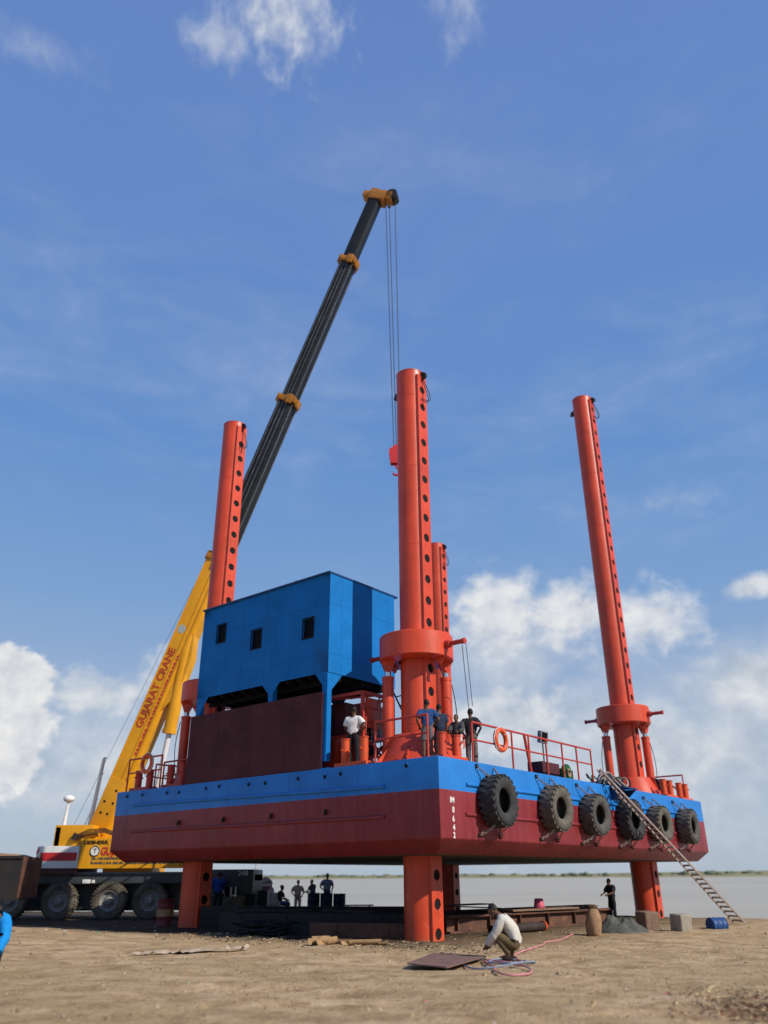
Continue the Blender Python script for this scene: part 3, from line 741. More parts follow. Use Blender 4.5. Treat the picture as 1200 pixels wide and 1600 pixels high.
for k in range(6): mb.tube([Vector((-.3 + .1 * k, -.1, 1.0)) + Vector((.1 * math.sin(a * 5 + k), -.15 * math.sin(a * PI), .45 * math.sin(a * PI) - .3 * a)) for a in [i / 10 for i in range(11)]], .018, 6)
mb.build('valve_block', DARK, t)
mb = MB()
g = [[Vector((.62 - .05 * math.sin(i), Y0 + .06 + j * .16 + .02 * math.sin(i * 2 + j), 2.12 - i * .16 + .03 * math.sin(j * 1.7))) for j in range(6)] for i in range(8)]
for i in range(7):
    for j in range(5): mb.poly([g[i][j], g[i + 1][j], g[i + 1][j + 1], g[i][j + 1]])
bmesh.ops.remove_doubles(mb.bm, verts=mb.bm.verts, dist=1e-5); 
sh = mb.build('plastic_sheet', SHEET, t, True, 180)
mb = MB(); mb.box((-.2, -.42, 1.75), (.75, .04, .95), bevel=.02); mb.build('cabinet_panel', ORANGE, t)
t = thing('generator_set', 'dark red boxed generator standing in the gloom under the deckhouse', 'generator', B(2.2, 7.2, ZD), BA)
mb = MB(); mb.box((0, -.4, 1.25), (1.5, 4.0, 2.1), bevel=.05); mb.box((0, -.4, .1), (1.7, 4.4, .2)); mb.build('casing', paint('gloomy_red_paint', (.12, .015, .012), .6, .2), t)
mb = MB()
for k in range(7): mb.box((-.76, -1.9 + k * .12, 1.4), (.02, .06, 1.1))
mb.build('louvre', VOID, t)
mb = MB(); mb.cyl((.2, -1.2, 2.3), (.2, -1.2, 2.75), .09, n=14); mb.build('exhaust', RUST2, t)
# inclined ladder from the unit up to the house
t = thing('inclined_ladder', 'thin dark ladder leaning between the deckhouse and the front leg', 'ladder', B(2.6, 3.55, ZD), BA)
mb = MB()
for s in (0, .42): mb.tube([(.9 + s * .2, -1.1 + s, .05), (.2 + s * .2, -.1 + s, 2.7)], .03, 6)
for k in range(9):
    a = (k + .5) / 9; mb.tube([(.9 - .7 * a, -1.1 + 1.0 * a, .05 + 2.65 * a), (.984 - .7 * a, -.68 + 1.0 * a, .05 + 2.65 * a)], .02, 6)
mb.build('ladder_frame', RUST2, t)
# engine box and floodlight beyond the railing
t = thing('pump_set', 'dark red boxed pump with a green flywheel behind the long railing', 'pump', B(8.3, .95, ZD), BA)
mb = MB(); mb.box((-.55, .1, .30), (1.2, .6, .6), bevel=.02); mb.box((1.0, .2, .25), (.7, .5, .5), bevel=.02); mb.build('housing', PRIMER, t)
mb = MB(); mb.lathe([(.07, -.06), (.30, -.06), (.30, .06), (.07, .06)], 28, Matrix.Translation((.35, -.3, .32)) @ RX90); mb.box((.38, 0, .25), (.5, .5, .45), bevel=.04); mb.build('flywheel', GREENP, t)
mb = MB(); mb.lathe([(.05, -.02), (.14, -.02), (.14, .02), (.05, .02)], 20, Matrix.Translation((.35, -.40, .32)) @ RX90); mb.build('pulley', CARD, t)
t = thing('floodlight', 'dark floodlight on a thin post behind the long railing', 'floodlight', B(8.1, 1.2, ZD), BA)
mb = MB(); mb.cyl((0, 0, 0), (0, 0, 1.35), .025, n=10); mb.build('post', WIRE, t)
mb = MB(); mb.box((0, -.02, 1.55), (.5, .16, .42), Matrix.Rotation(.15, 4, 'X'), bevel=.03); mb.build('lamp_head', plain('grey_lamp', (.2, .2, .19), .6), t)
mb = MB(); mb.box((0, -.11, 1.54), (.40, .01, .33), Matrix.Rotation(.15, 4, 'X')); mb.build('lens', GLASS, t)
# winch and hose heap by the right-hand leg
t = thing('deck_winch', 'red deck winch at the far right end of the deck', 'winch', B(18.35, 1.3, ZD), BA)
mb = MB()
for s in (-.5, .5): mb.prism([(s, -.4, 0), (s, .4, 0), (s, .12, .95), (s, -.12, .95)], (.06, 0, 0))
mb.box((0, 0, .06), (1.3, .95, .12), bevel=.01); mb.build('winch_frame', REDPIPE, t)
mb = MB(); mb.lathe([(.03, -.42), (.36, -.42), (.36, -.36), (.22, -.36), (.22, .36), (.36, .36), (.36, .42), (.03, .42)], 28, Matrix.Translation((.03, 0, .6)) @ Matrix.Rotation(PI / 2, 4, 'Y')); mb.build('drum', RUST2, t)
t = thing('hose_heap', 'tangled heap of dark hoses and green rope at the foot of the right leg', 'hose heap', B(12.9, .75, ZD), BA)
rnd = random.Random(11)
for nm, mt, n in (('dark_hose', RUST2, 7), ('green_rope', GREENP, 3), ('tan_hose', TIMBER, 4)):
    mb = MB()
    for k in range(n):
        c = Vector((rnd.uniform(-1.0, 1.3), rnd.uniform(-.2, .4), rnd.uniform(.08, .3))); rr = rnd.uniform(.25, .5); ph = rnd.uniform(0, 6)
        mb.tube([c + Vector((rr * math.cos(a) * 1.2, rr * math.sin(a) * .7, .18 * math.sin(2 * a + ph) + .12)) for a in [i * 2 * PI / 22 + ph for i in range(20)]], .035, 6)
    mb.build(nm, mt, t)

# gangway: two stringers, rungs and planks down to the bank
A = B(9.85, -.02, 5.12); E_ = Vector((12.6, 31.7, .03))
d = (E_ - A); ln = d.length; dn = d.normalized(); sd = dn.cross(Vector((0, 0, 1))).normalized(); up = sd.cross(dn)
t = thing('gangway', 'rusty brown boarding gangway sloping from the deck to the bank', 'gangway', E_, 0)
Mr = frame(dn, sd, up)
def gw(a): return .10 + .20 * a                     # half width, widening towards the foot
mb = MB()
for k in (-1, 1):
    q0, q1 = -d + sd * k * gw(0), sd * k * gw(1)
    mb.prism([q0 - up * .03 - sd * .015, q0 - up * .03 + sd * .015, q0 + up * .03 + sd * .015, q0 + up * .03 - sd * .015], q1 - q0)
mb.build('stringer', TIMBER, t)
mb = MB()
for k in range(34):
    a = (k + .5) / 34; mb.box(-d * (1 - a) + up * .035, (.07, 2 * gw(a) - .02, .025), Mr)
mb.build('tread', plain('pale_plank', (.36, .29, .26), .9, .3, 6, .4), t)

# ================================================================== CRANE
cr = thing('mobile_crane', 'yellow telescopic mobile crane with a raised black boom behind the barge', 'crane', (-11.0, 39.6, 0))
C0 = Vector((-11.0, 39.6, 0))
def cl(x, y, z): return Vector((x, y, z)) - C0
mb = MB(); mb.box(cl(-11.3, 39.6, 1.62), (11.0, 2.7, .5), bevel=.12, seg=3)
mb.box(cl(-11.4, 39.7, .92), (11.2, 1.5, 1.05)); mb.box(cl(-11.2, 40.3, .7), (11.6, .9, .8)); mb.box(cl(-12.9, 38.32, 1.6), (.9, .1, .32), bevel=.02); mb.box(cl(-6.75, 39.4, 1.45), (1.9, 2.9, 1.0), bevel=.05)
ch = mb.build('chassis', GREY, cr, True, 30)
mb = MB(); mb.box(cl(-6.95, 37.93, 1.08), (1.1, .03, .36)); 
mb.build('front_board', DARK, ch)
mb = MB()
for k, x in enumerate((-7.4, -7.22, -7.04)):
    for s in (-1, 1): mb.box(cl(x, 37.90, 1.08), (.035, .008, .40), Matrix.Rotation(s * .38, 4, 'Y'))
mb.box(cl(-6.72, 37.90, 1.06), (.08, .008, .38)); mb.box(cl(-6.52, 37.90, 1.06), (.07, .008, .40)); mb.box(cl(-6.6, 37.895, .92), (.3, .008, .05))
mb.build('white_marking', WHITE, ch)
text_mesh('number_lettering', '248', .3, WHITE, ch, Matrix.Translation(cl(-6.25, 37.93, 1.78)) @ frame((1, 0, 0), (0, 0, 1), (0, -1, 0)), .004)
mb = MB(); mb.box(cl(-13.15, 38.22, 1.5), (.35, .06, .16), bevel=.02); mb.box(cl(-12.85, 38.22, 1.5), (.12, .05, .12)); mb.build('plate_lamp', WHITE, ch)
mb = MB(); mb.box(cl(-12, 38.23, 1.83), (9.4, .05, .07), bevel=.01); mb.build('deck_edge', paint('pale_green_grey', (.17, .2, .19), .5, .2, (.07, .06, .05), .5), ch)
def wheel(parent, p, r=.74, w=.46, rim=True):
    e = bpy.data.objects.new('wheel', None); col.objects.link(e); e.parent = parent; e.location = p
    mb = MB(); M = RX90
    mb.lathe([(r * .99, -w * .32), (r, 0), (r * .99, w * .32), (r * .94, w * .46), (r * .8, w * .5), (r * .62, w * .46), (r * .55, w * .38), (r * .55, -w * .38), (r * .62, -w * .46), (r * .8, -w * .5), (r * .94, -w * .46)], 40, M)
    for k in range(34):
        a = 2 * PI * k / 34
        for s in (-1, 1):
            mb.box((0, 0, 0), (.035, .07, w * .42)); mb.bm.verts.ensure_lookup_table()
            bmesh.ops.transform(mb.bm, matrix=M @ Matrix.Rotation(a + s * .04, 4, 'Z') @ Matrix.Translation((r, 0, s * w * .24)) @ Matrix.Rotation(s * .35, 4, 'X'), verts=mb.bm.verts[-8:])
    mb.build('tyre', CRUBBER, e, True, 35)
    mb = MB(); mb.lathe([(r * .56, w * .40), (r * .52, w * .40), (r * .48, w * .22), (r * .36, w * .12), (r * .22, w * .18), (r * .20, w * .42), (r * .15, w * .5), (.001, w * .5), (.001, 0), (r * .56, 0)], 32, M)
    for k in range(10):
        a = 2 * PI * k / 10; mb.cyl(M @ Vector((r * .29 * math.cos(a), r * .29 * math.sin(a), w * .1)), M @ Vector((r * .29 * math.cos(a), r * .29 * math.sin(a), w * .24)), .022, n=6)
    mb.build('rim', RIM, e, True, 35)
    return e
w0 = wheel(cr, cl(-14.2, 38.22, .73))
for x in (-12.02, -10.25, -8.3, -6.9, -16.35):
    copy_tree(w0, cr).location = cl(x, 38.22, .73)
# superstructure, turned a little with the boom
th = R(-12); dx = Vector((math.cos(th), math.sin(th), 0)); dy = Vector((-math.sin(th), math.cos(th), 0))
PIV = Vector((-13.06, 39.5, 3.85))
mb = MB()
mb.prism([cl(-13.55, 38.0, 2.02), cl(-8.9, 38.0, 2.02), cl(-8.9, 38.0, 2.75), cl(-9.6, 38.0, 3.2), cl(-13.55, 38.0, 3.24)], (0, .9, 0))
mb.box(cl(-12.6, 39.9, 2.5), (4.4, 2.0, .95)); mb.box(cl(-11.5, 39.6, 1.95), (2.2, 2.2, .25))
for x in (-12.3, -11.0, -9.9): mb.box(cl(x, 37.995, 2.6), (.012, .008, 1.1))
for k in range(3): mb.cyl(cl(-9.1 + .12 * k, 37.98, 2.1), cl(-9.1 + .12 * k, 37.98, 2.4 + .08 * k), .05, n=10)
ss = mb.build('superstructure', YELLOW, cr, True, 30)
mb = MB(); mb.box(cl(-14.05, 39.2, 3.36), (1.7, 1.9, .92), bevel=.05); mb.box(cl(-14.75, 38.4, 3.3), (.28, .3, .9), bevel=.03); mb.box(cl(-13.3, 38.3, 3.35), (.8, .3, .25), Matrix.Rotation(-.3, 4, 'Y'), bevel=.03)
mb.build('winch_house', YELLOW, ss, True, 30)
mb = MB()
for k in range(4): mb.tube([cl(-13.9 + .02 * k, 38.15, 3.2 + .06 * k), cl(-13.3, 38.02 - .02 * k, 3.42 + .06 * k), cl(-12.6, 38.02, 3.50 + .05 * k), cl(-12.0, 38.1, 3.30 + .05 * k), cl(-11.6, 38.5, 3.25)], .022, 6)
mb.cyl(cl(-13.95, 38.12, 3.2), cl(-13.85, 38.12, 3.45), .12, n=12); mb.build('hydraulic_hose', RUST2, ss)
Mn = frame((1, 0, 0), (0, 0, 1), (0, -1, 0))
text_mesh('maker_lettering', 'LIEBHERR', .21, VOID, ss, Matrix.Translation(cl(-12.88, 37.985, 3.07)) @ Mn, .004, stretch=1.2, bold=.004)
text_mesh('owner_lettering', 'GUJARAT CRANE', .46, REDP, ss, Matrix.Translation(cl(-12.62, 37.985, 2.70)) @ Mn, .004, 'LEFT', .72, bold=.012)
mb = MB(); mb.cyl(cl(-12.88, 37.995, 2.72), cl(-12.88, 37.985, 2.72), .22, n=24); mb.mi = 1; mb.torus(cl(-12.88, 37.983, 2.72), Matrix.Rotation(PI / 2, 3, 'X'), .2, .022, 24, 5); mb.box(cl(-12.88, 37.98, 2.74), (.03, .006, .2)); mb.box(cl(-12.88, 37.98, 2.8), (.16, .006, .03))
mb.build('round_badge', [WHITE, TARP], ss)
mb = MB(); rr = random.Random(4)
for row, z in ((0, 2.42), (1, 2.24)):
    x = -12.95; mb.box(cl((-12.95 + (-11.0 if row == 0 else -9.4)) / 2, 37.993, z - .04), (1.95 if row == 0 else 3.6, .003, .012))
    while x < (-11.0 if row == 0 else -9.4):
        w = rr.uniform(.04, .11); mb.box(cl(x, 37.992, z), (w, .006, .09)); x += w + rr.choice((.03, .03, .03, .1))
mb.box(cl(-12.965, 37.993, 2.33), (.02, .003, .22)); mb.build('small_lettering', TARP, ss)
# counterweight with warning stripes
mb = MB(); mb.box(cl(-14.45, 39.4, 2.48), (1.75, 2.9, .90), bevel=.03); cw = mb.build('counterweight', WHITE, cr, True, 30)
mb = MB(); mb.box(cl(-14.45, 37.945, 2.5), (1.62, .01, .34)); mb.build('red_stripe', REDP, cw)
mb = MB(); mb.box(cl(-14.45, 39.4, 1.92), (1.7, 2.8, .22)); mb.build('lower_slab', paint('dark_maroon_slab', (.07, .012, .015), .6, .2), cw)
mb = MB(); mb.prism([cl(-15.32, 37.96, 2.04), cl(-15.52, 38.2, 2.04), cl(-15.52, 38.2, 2.92), cl(-15.32, 37.96, 2.92)], (-.01, -.01, 0)); pl = mb.build('chevron_plate', WHITE, cw)
mb = MB()
for k in range(3):
    z = 2.1 + .3 * k; a = Vector((-15.335, 37.945, 0)); b2 = Vector((-15.535, 38.185, 0))
    mb.prism([cl(a.x, a.y, z), cl(b2.x, b2.y, z - .12 if k else z), cl(b2.x, b2.y, z + .06), cl(a.x, a.y, z + .18)], (-.006, -.006, 0))
mb.build('red_stripe', REDP, pl)
# masts on the crane's rear
for x, y, zb, zt, nm in ((-15.05, 39.6, 3.75, 4.95, 'antenna'), (-14.14, 40.4, 3.7, 7.0, 'wind_mast')):
    lean = .28 if nm == 'wind_mast' else .06
    mb = MB(); mb.tube([cl(x, y, zb), cl(x + lean, y, zt)], [.09, .05] if nm == 'antenna' else [.11, .08], 10)
    if nm == 'antenna': mb.blob(cl(x + .06, y, zt + .1), (.52, .52, .34)); mb.box(cl(x, y, zb), (.5, .4, .08))
    else:
        for k in (.0, .42, .78, 1.0): mb.blob(cl(x + lean * k + .04, y, zb + (zt - zb) * k), (.16, .16, .12))
        mb.tube([cl(x - .35, y, zb - .2), cl(x + lean * .35, y, zb + 1.2)], .025, 6)
    mb.build(nm, WHITE, ss)
# ---- boom
HEAD = Vector((-.2, 36.77, 40.75)); bd = (HEAD - PIV); BL = bd.length; bx = bd.normalized(); by = Vector((-math.sin(th), math.cos(th), 0)); bz = bx.cross(by)   # bz points up/left of the boom
MBm = frame(bx, by, bz, PIV - C0)
bo = bpy.data.objects.new('boom', None); col.objects.link(bo); bo.parent = cr; bo.matrix_local = MBm
EDGE = plain('boom_edge_highlight', (.075, .073, .07), .35, .5, 3, .2, 0, .6)  # pale grey paints a highlight along the boom ribs and lower edges
def section(x0, x1, w, h, mat, ribs=False, cut=.28):
    mb = MB(); c = cut * w
    prof = [(-w / 2, h / 2 - .04), (-w / 2 + .04, h / 2), (w / 2 - .04, h / 2), (w / 2, h / 2 - .04), (w / 2, -h / 2 + c * 1.3), (w / 2 - c * .5, -h / 2 + c * .3), (w / 2 - c, -h / 2), (-w / 2 + c, -h / 2), (-w / 2 + c * .5, -h / 2 + c * .3), (-w / 2, -h / 2 + c * 1.3)]
    mb.prism([(x0, p[0], p[1]) for p in prof], (x1 - x0, 0, 0))
    o = mb.build('boom_section', mat, bo, True, 30)
    if ribs:
        for s in (-1, 1):
            for z in (.36 * h, .10 * h, -.16 * h):
                r_ = MB(); r_.box(((x0 + x1) / 2, s * (w / 2 + .01), z), (x1 - x0 - .1, .06, .045), bevel=.008); r_.build('rib_highlight', EDGE, o)
            r_ = MB(); r_.box(((x0 + x1) / 2, s * w * .36, -h / 2 - .012), (x1 - x0 - .1, .10, .03), bevel=.006); r_.build('rib_highlight', EDGE, o)
    return o
def collar(x, w, h):
    mb = MB(); mb.box((x, 0, .0), (.34, w + .12, h + .12), bevel=.03); mb.box((x + .1, 0, h / 2 + .12), (.5, w * .6, .2), bevel=.03)
    for s in (-1, 1): mb.box((x - .05, s * (w / 2 + .1), -h * .25), (.55, .14, .34), bevel=.03); mb.box((x, s * (w / 2 + .09), h * .4), (.3, .16, .22), bevel=.03)
    mb.box((x - .1, 0, -h / 2 - .12), (.45, w * .55, .16), bevel=.03)
    return mb.build('boom_collar', YELLOW2, bo, True, 30)
sec = section(-.6, 13.6, 1.0, 1.08, YELLOW, cut=.2)
section(13.3, 23.6, .84, .90, BLACKB, True, .16); section(23.4, 33.7, .76, .80, BLACKB, True, .16); section(33.5, 38.6, .72, .78, BLACKB, False, .16)
collar(13.6, .98, 1.06); collar(23.5, .88, 1.0); collar(33.56, .82, .92)
# stepped stiffeners and lettering on the base section
mb = MB(); mb.box((6.5, -.51, -.12), (13.8, .03, .06)); mb.box((6.5, -.51, .47), (13.8, .03, .07)); mb.box((7, -.51, -.38), (10, .03, .05))
mb.box((.9, -.52, .05), (2.4, .05, .9), bevel=.01); mb.build('boom_rib', YELLOW, sec)
for x, z in ((.5, .2), (1.0, .25), (1.05, -.2), (.55, -.15), (1.6, -.1)):
    mb = MB(); mb.cyl((x, -.545, z), (x, -.552, z), .06, n=12); mb.build('bolt_hole', VOID, sec)
Mb = frame((1, 0, 0), (0, 0, 1), (0, -1, 0))
text_mesh('owner_lettering', 'GUJARAT CRANE', .53, paint('orange_red_lettering', (.46, .05, .008), .5, .2, (.4, .18, .02), .3), sec, Matrix.Translation((6.55, -.506, .18)) @ Mb, .004, stretch=.98, bold=.018)
mb = MB(); x = 3.4; rr = random.Random(9); mb.box((5.9, -.502, -.285), (5.1, .003, .012))
while x < 8.4:
    w = rr.uniform(.08, .2); mb.box((x, -.503, -.24), (w, .006, .10)); x += w + .06
mb.build('small_lettering', REDP, sec)
mb = MB(); mb.cyl((9.6, -.502, .18), (9.6, -.508, .18), .22, n=24); mb.build('round_badge', plain('pale_badge', (.35, .4, .36), .5, .2), sec)
# luffing cylinder under the boom
p1 = Vector((7.2, -.15, -.72)); p0 = MBm.inverted() @ cl(-11.05, 39.1, 2.6)
mb = MB(); q = p1.lerp(p0, .30); top = p1 + (p1 - p0).normalized() * 2.2; mb.tube([top, q], .31, 20); mb.tube([q + (q - p1).normalized() * -.05, q + (q - p1).normalized() * .15], .34, 20); mb.prism([(9.6, -.4, -.5), (5.6, -.4, -.5), (6.6, -.4, -.98), (8.4, -.4, -.9)], (0, .6, 0))
lc = mb.build('luffing_cylinder', YELLOW, bo, True, 35)
mb = MB(); mb.tube([q, p0], .13, 18); mb.build('piston_rod', plain('pale_piston', (.62, .6, .58), .35, .1), lc)
mb = MB(); mb.tube([p0.lerp(q, -.02), p0.lerp(q, .35)], .22, 18); mb.build('cylinder_foot', YELLOW, lc)
# head with sheaves
mb = MB(); mb.box((38.75, 0, -.1), (.7, .85, 1.05), bevel=.05); mb.box((38.85, 0, .62), (.4, .62, .55), bevel=.04); mb.box((38.85, 0, -.8), (.6, .7, .6), bevel=.05); mb.box((39.1, -.2, .2), (.35, .25, .5), bevel=.03); mb.box((39.15, .1, -.5), (.3, .5, .35), bevel=.03)
hd = mb.build('boom_head', YELLOW2, bo, True, 30)
mb = MB()
for y in (-.3, -.1, .1, .3): mb.lathe([(.05, -.05), (.36, -.05), (.32, 0), (.36, .05), (.05, .05)], 24, Matrix.Translation((38.95, y, -1.0)) @ RX90)
mb.build('sheave', DARK, hd)
# ropes and hook block (in the crane's own upright frame)
HB_ = Vector((.66, 36.6, 21.8))
mb = MB()
for x, y in ((.22, 36.75), (.44, 36.62), (.80, 36.6)):
    tgt = HB_ + Vector((-.12 if x < .3 else (.02 if x < .5 else .25), 0, .5))
    mb.tube([cl(x, y, 40.1), cl(tgt.x, tgt.y, tgt.z)], .022, 6)
mb.blob(cl(.44, 36.62, 39.45), (.2, .2, .24)); mb.build('hoist_rope', WIRE, cr)
mb = MB()
for s in (-.16, .16): mb.prism([cl(HB_.x - .30, HB_.y + s, HB_.z - .5), cl(HB_.x + .32, HB_.y + s, HB_.z - .5), cl(HB_.x + .38, HB_.y + s, HB_.z + .3), cl(HB_.x, HB_.y + s, HB_.z + .62), cl(HB_.x - .38, HB_.y + s, HB_.z + .3)], (0, .03, 0))
mb.lathe([(.03, -.12), (.34, -.12), (.30, 0), (.34, .12), (.03, .12)], 24, Matrix.Translation(cl(*HB_)) @ RX90)
hk = mb.build('hook_block', REDP, cr, True, 30)
mb = MB(); c = cl(HB_.x, HB_.y, HB_.z - .95); mb.tube([c + Vector((0, 0, .5)), c + Vector((0, 0, .26))] + [c + Vector((.2 * math.sin(a), 0, .2 * math.cos(a) * 1.05)) for a in [i * .3 for i in range(1, 15)]], .06, 8); mb.build('hook', REDP, hk)
# luff rope / guy line beside the boom base
mb = MB(); mb.tube([cl(-14.5, 39.2, 3.7), PIV - C0 + bx * 13 + bz * .75], .009, 5); mb.build('guy_line', WIRE, cr)

# ================================================================== TIPPER TRAILER at the left edge
t = thing('steel_trailer', 'open rusty steel trailer body cut off by the left edge', 'trailer', (-15.5, 34.1, 0), R(3))
mb = MB(); mb.box((0, 0, .93), (3.0, 2.2, .08)); 
for y in (-1.08, 1.08): mb.box((0, y, 1.67), (3.0, .05, 1.46))
mb.mi = 1
for x in (-1.475, 1.475): mb.box((x, 0, 1.67), (.05, 2.11, 1.45))
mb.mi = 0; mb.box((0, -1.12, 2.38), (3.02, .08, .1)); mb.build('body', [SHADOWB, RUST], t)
mb = MB(); mb.blob((0, 0, 2.3), (2.7, 1.9, .55), None, 16, .3, 4); mb.build('load', SACK, t)
wheel(t, (.3, -1.0, .5), .5, .3); wheel(t, (-.9, -1.0, .5), .5, .3)

# ================================================================== PEOPLE
def skin_mesh(verts, edges, root=0, sub=2):
    me = bpy.data.meshes.new('tmp'); me.from_pydata([v[0] for v in verts], edges, [])
    o = bpy.data.objects.new('tmp', me)
    sk = o.modifiers.new('s', 'SKIN'); sk.use_smooth_shade = True; sk.branch_smoothing = .6
    for i, v in enumerate(verts):
        r = v[1]; rr = r if isinstance(r, tuple) else (r, r)
        d = me.skin_vertices[0].data[i]; d.radius = rr; d.use_root = (i == root)
    ss_ = o.modifiers.new('u', 'SUBSURF'); ss_.levels = sub; ss_.render_levels = sub
    out = eval_mesh(o); bpy.data.meshes.remove(me)
    return out
def person(label, loc, rz, pose='stand', scale=1.0, shirt=(.6, .6, .6), trousers=(.05, .05, .05), shorts=False, sleeve='short', cat='person', bald=False, cap=None, head_yaw=0.0):
    P = {}
    def mir(n, p, q=None):
        P[n + 'L'] = Vector((-p[0], p[1], p[2])); qq = q or p; P[n + 'R'] = Vector((qq[0], qq[1], qq[2]))
    if pose == 'squat':
        P['pel'] = Vector((0, .22, .27)); P['spi'] = Vector((0, .17, .47)); P['che'] = Vector((0, .0, .69)); P['nek'] = Vector((0, -.12, .81)); P['hea'] = Vector((0, -.25, .845))
        mir('sh', (.17, -.04, .71)); mir('el', (.21, -.20, .46)); mir('wr', (.13, -.38, .27))
        mir('hip', (.10, .16, .25)); mir('kn', (.16, -.20, .47)); mir('an', (.13, .07, .10)); mir('to', (.15, -.15, .04))
    elif pose == 'sit':
        P['pel'] = Vector((0, .05, .50)); P['spi'] = Vector((0, .08, .68)); P['che'] = Vector((0, .02, .90)); P['nek'] = Vector((0, -.03, 1.06)); P['hea'] = Vector((0, -.07, 1.18))
        mir('sh', (.18, .02, .98)); mir('el', (.24, -.10, .74)); mir('wr', (.14, -.32, .66))
        mir('hip', (.10, .0, .49)); mir('kn', (.15, -.42, .52)); mir('an', (.14, -.40, .10)); mir('to', (.15, -.58, .04))
    else:
        P['pel'] = Vector((0, 0, .95)); P['spi'] = Vector((0, .01, 1.12)); P['che'] = Vector((0, .02, 1.33)); P['nek'] = Vector((0, .0, 1.48)); P['hea'] = Vector((0, -.02, 1.60))
        mir('sh', (.185, .02, 1.40)); mir('el', (.25, .04, 1.13)); mir('wr', (.25, -.06, .89))
        mir('hip', (.095, 0, .92)); mir('kn', (.11, -.02, .50)); mir('an', (.12, .02, .09)); mir('to', (.14, -.14, .035))
        if pose == 'akimbo': mir('el', (.355, .10, 1.15), (.33, .12, 1.14)); mir('wr', (.20, -.07, .99), (.22, -.10, .97))
        if pose == 'lean': mir('el', (.24, -.16, 1.16)); mir('wr', (.16, -.38, 1.10)); P['hea'] += Vector((0, -.05, -.03)); P['nek'] += Vector((0, -.03, 0))
        if pose == 'onehip': mir('el', (.40, .10, 1.16), (.26, .0, 1.13)); mir('wr', (.20, -.04, 1.0), (.2, -.2, .97))
    t = thing('person', label, cat, loc, rz); t.scale = (scale,) * 3
    names = ['pel', 'spi', 'che', 'nek', 'hea', 'shL', 'elL', 'wrL', 'shR', 'elR', 'wrR', 'hipL', 'knL', 'anL', 'toL', 'hipR', 'knR', 'anR', 'toR']
    rad = dict(pel=.125, spi=.115, che=.135, nek=.058, hea=.06, sh=.07, el=.042, wr=.030, hip=.088, kn=.058, an=.040, to=.034)
    def rd(n): return rad[n] if n in rad else rad[n[:-1]]
    E = [('pel', 'spi'), ('spi', 'che'), ('che', 'nek'), ('nek', 'hea')] + [(a + s, b + s) for s in 'LR' for a, b in (('sh', 'el'), ('el', 'wr'), ('hip', 'kn'), ('kn', 'an'), ('an', 'to'))] + [('che', 'sh' + s) for s in 'LR'] + [('pel', 'hip' + s) for s in 'LR']
    idx = {n: i for i, n in enumerate(names)}
    me = skin_mesh([(P[n], rd(n)) for n in names], [(idx[a], idx[b]) for a, b in E])
    def near(p):
        best = (9, None, 0)
        for a, b in E:
            A_, B_ = P[a], P[b]; ab = B_ - A_; tt = max(0, min(1, (p - A_).dot(ab) / max(1e-9, ab.length_squared))); dd = (p - A_ - ab * tt).length - .5 * (rd(a) * (1 - tt) + rd(b) * tt)
            if dd < best[0]: best = (dd, (a, b), tt)
        return best[1], best[2]
    SP = (('pel', 'spi'), ('spi', 'che'))
    for v in me.vertices:
        bn, tt = near(v.co)
        if bn in SP or (bn[0] == 'che' and bn[1] != 'nek'): v.co.x *= 1.16 if bn in SP else 1.04
    def garment(pred, off, sm, seed):
        g = bmesh.new(); g.from_mesh(me); g.normal_update()
        dl = [f for f in g.faces if not pred(*near(f.calc_center_median()))]
        bmesh.ops.delete(g, geom=dl, context='FACES'); g.faces.index_update()
        g.faces.ensure_lookup_table(); seen = set(); small = []
        for f0 in g.faces:                       # drop stray scraps
            if f0.index in seen: continue
            isl = [f0]; seen.add(f0.index)
            for f in isl:
                for e_ in f.edges:
                    for f2 in e_.link_faces:
                        if f2.index not in seen: seen.add(f2.index); isl.append(f2)
            if len(isl) < 40: small += isl
        if small: bmesh.ops.delete(g, geom=small, context='FACES')
        for v in g.verts: v.co += v.normal * off
        for _ in range(sm): bmesh.ops.smooth_vert(g, verts=g.verts, factor=.5, use_axis_x=True, use_axis_y=True, use_axis_z=True)
        g.normal_update()
        for v in g.verts: v.co += v.normal * (off * .35 + .012 * mnoise.noise(v.co * 8 + Vector((seed, 0, 0))) + .007 * mnoise.noise(v.co * 21))
        out = bpy.data.meshes.new('g'); g.to_mesh(out); g.free(); return out
    arm = .72 if sleeve == 'short' else 1.1
    def is_shirt(b, t_):
        if b in SP: return True
        if b == ('che', 'nek'): return t_ < .62
        if b[0] == 'pel': return t_ < .30 and pose != 'squat'
        if b[0] == 'che': return True
        if b[0][:2] == 'sh': return t_ < arm
        if b[0][:2] == 'el': return sleeve == 'long' and t_ < .86
        return False
    def is_leg(b, t_):
        if b == ('pel', 'spi'): return t_ < .8
        if b[0] == 'pel': return True
        if b[0][:3] == 'hip': return (t_ < .85) if shorts else True
        if b[0][:2] == 'kn': return (not shorts) and t_ < .92
        return False
    g_shirt = garment(is_shirt, .034, 2, 1); g_leg = garment(is_leg, .022, 2, 5)
    bm = bmesh.new(); bm.from_mesh(me); bpy.data.meshes.remove(me); mb = MB(); mb.bm.free(); mb.bm = bm
    hc = P['hea']; Mh = Matrix.Rotation(head_yaw, 4, 'Z')
    tilt = .55 if pose == 'squat' else (.15 if pose == 'lean' else 0)
    Mh = Mh @ Matrix.Rotation(tilt, 4, 'X')
    def hp(x, y, z): return hc + (Mh.to_3x3() @ Vector((x, y, z)))
    mb.blob(hp(0, 0, .05), (.155, .19, .23), Mh, 16); mb.blob(hp(0, -.035, -.03), (.115, .12, .12), Mh, 12)
    mb.blob(hp(0, -.10, .03), (.032, .045, .055), Mh, 8)
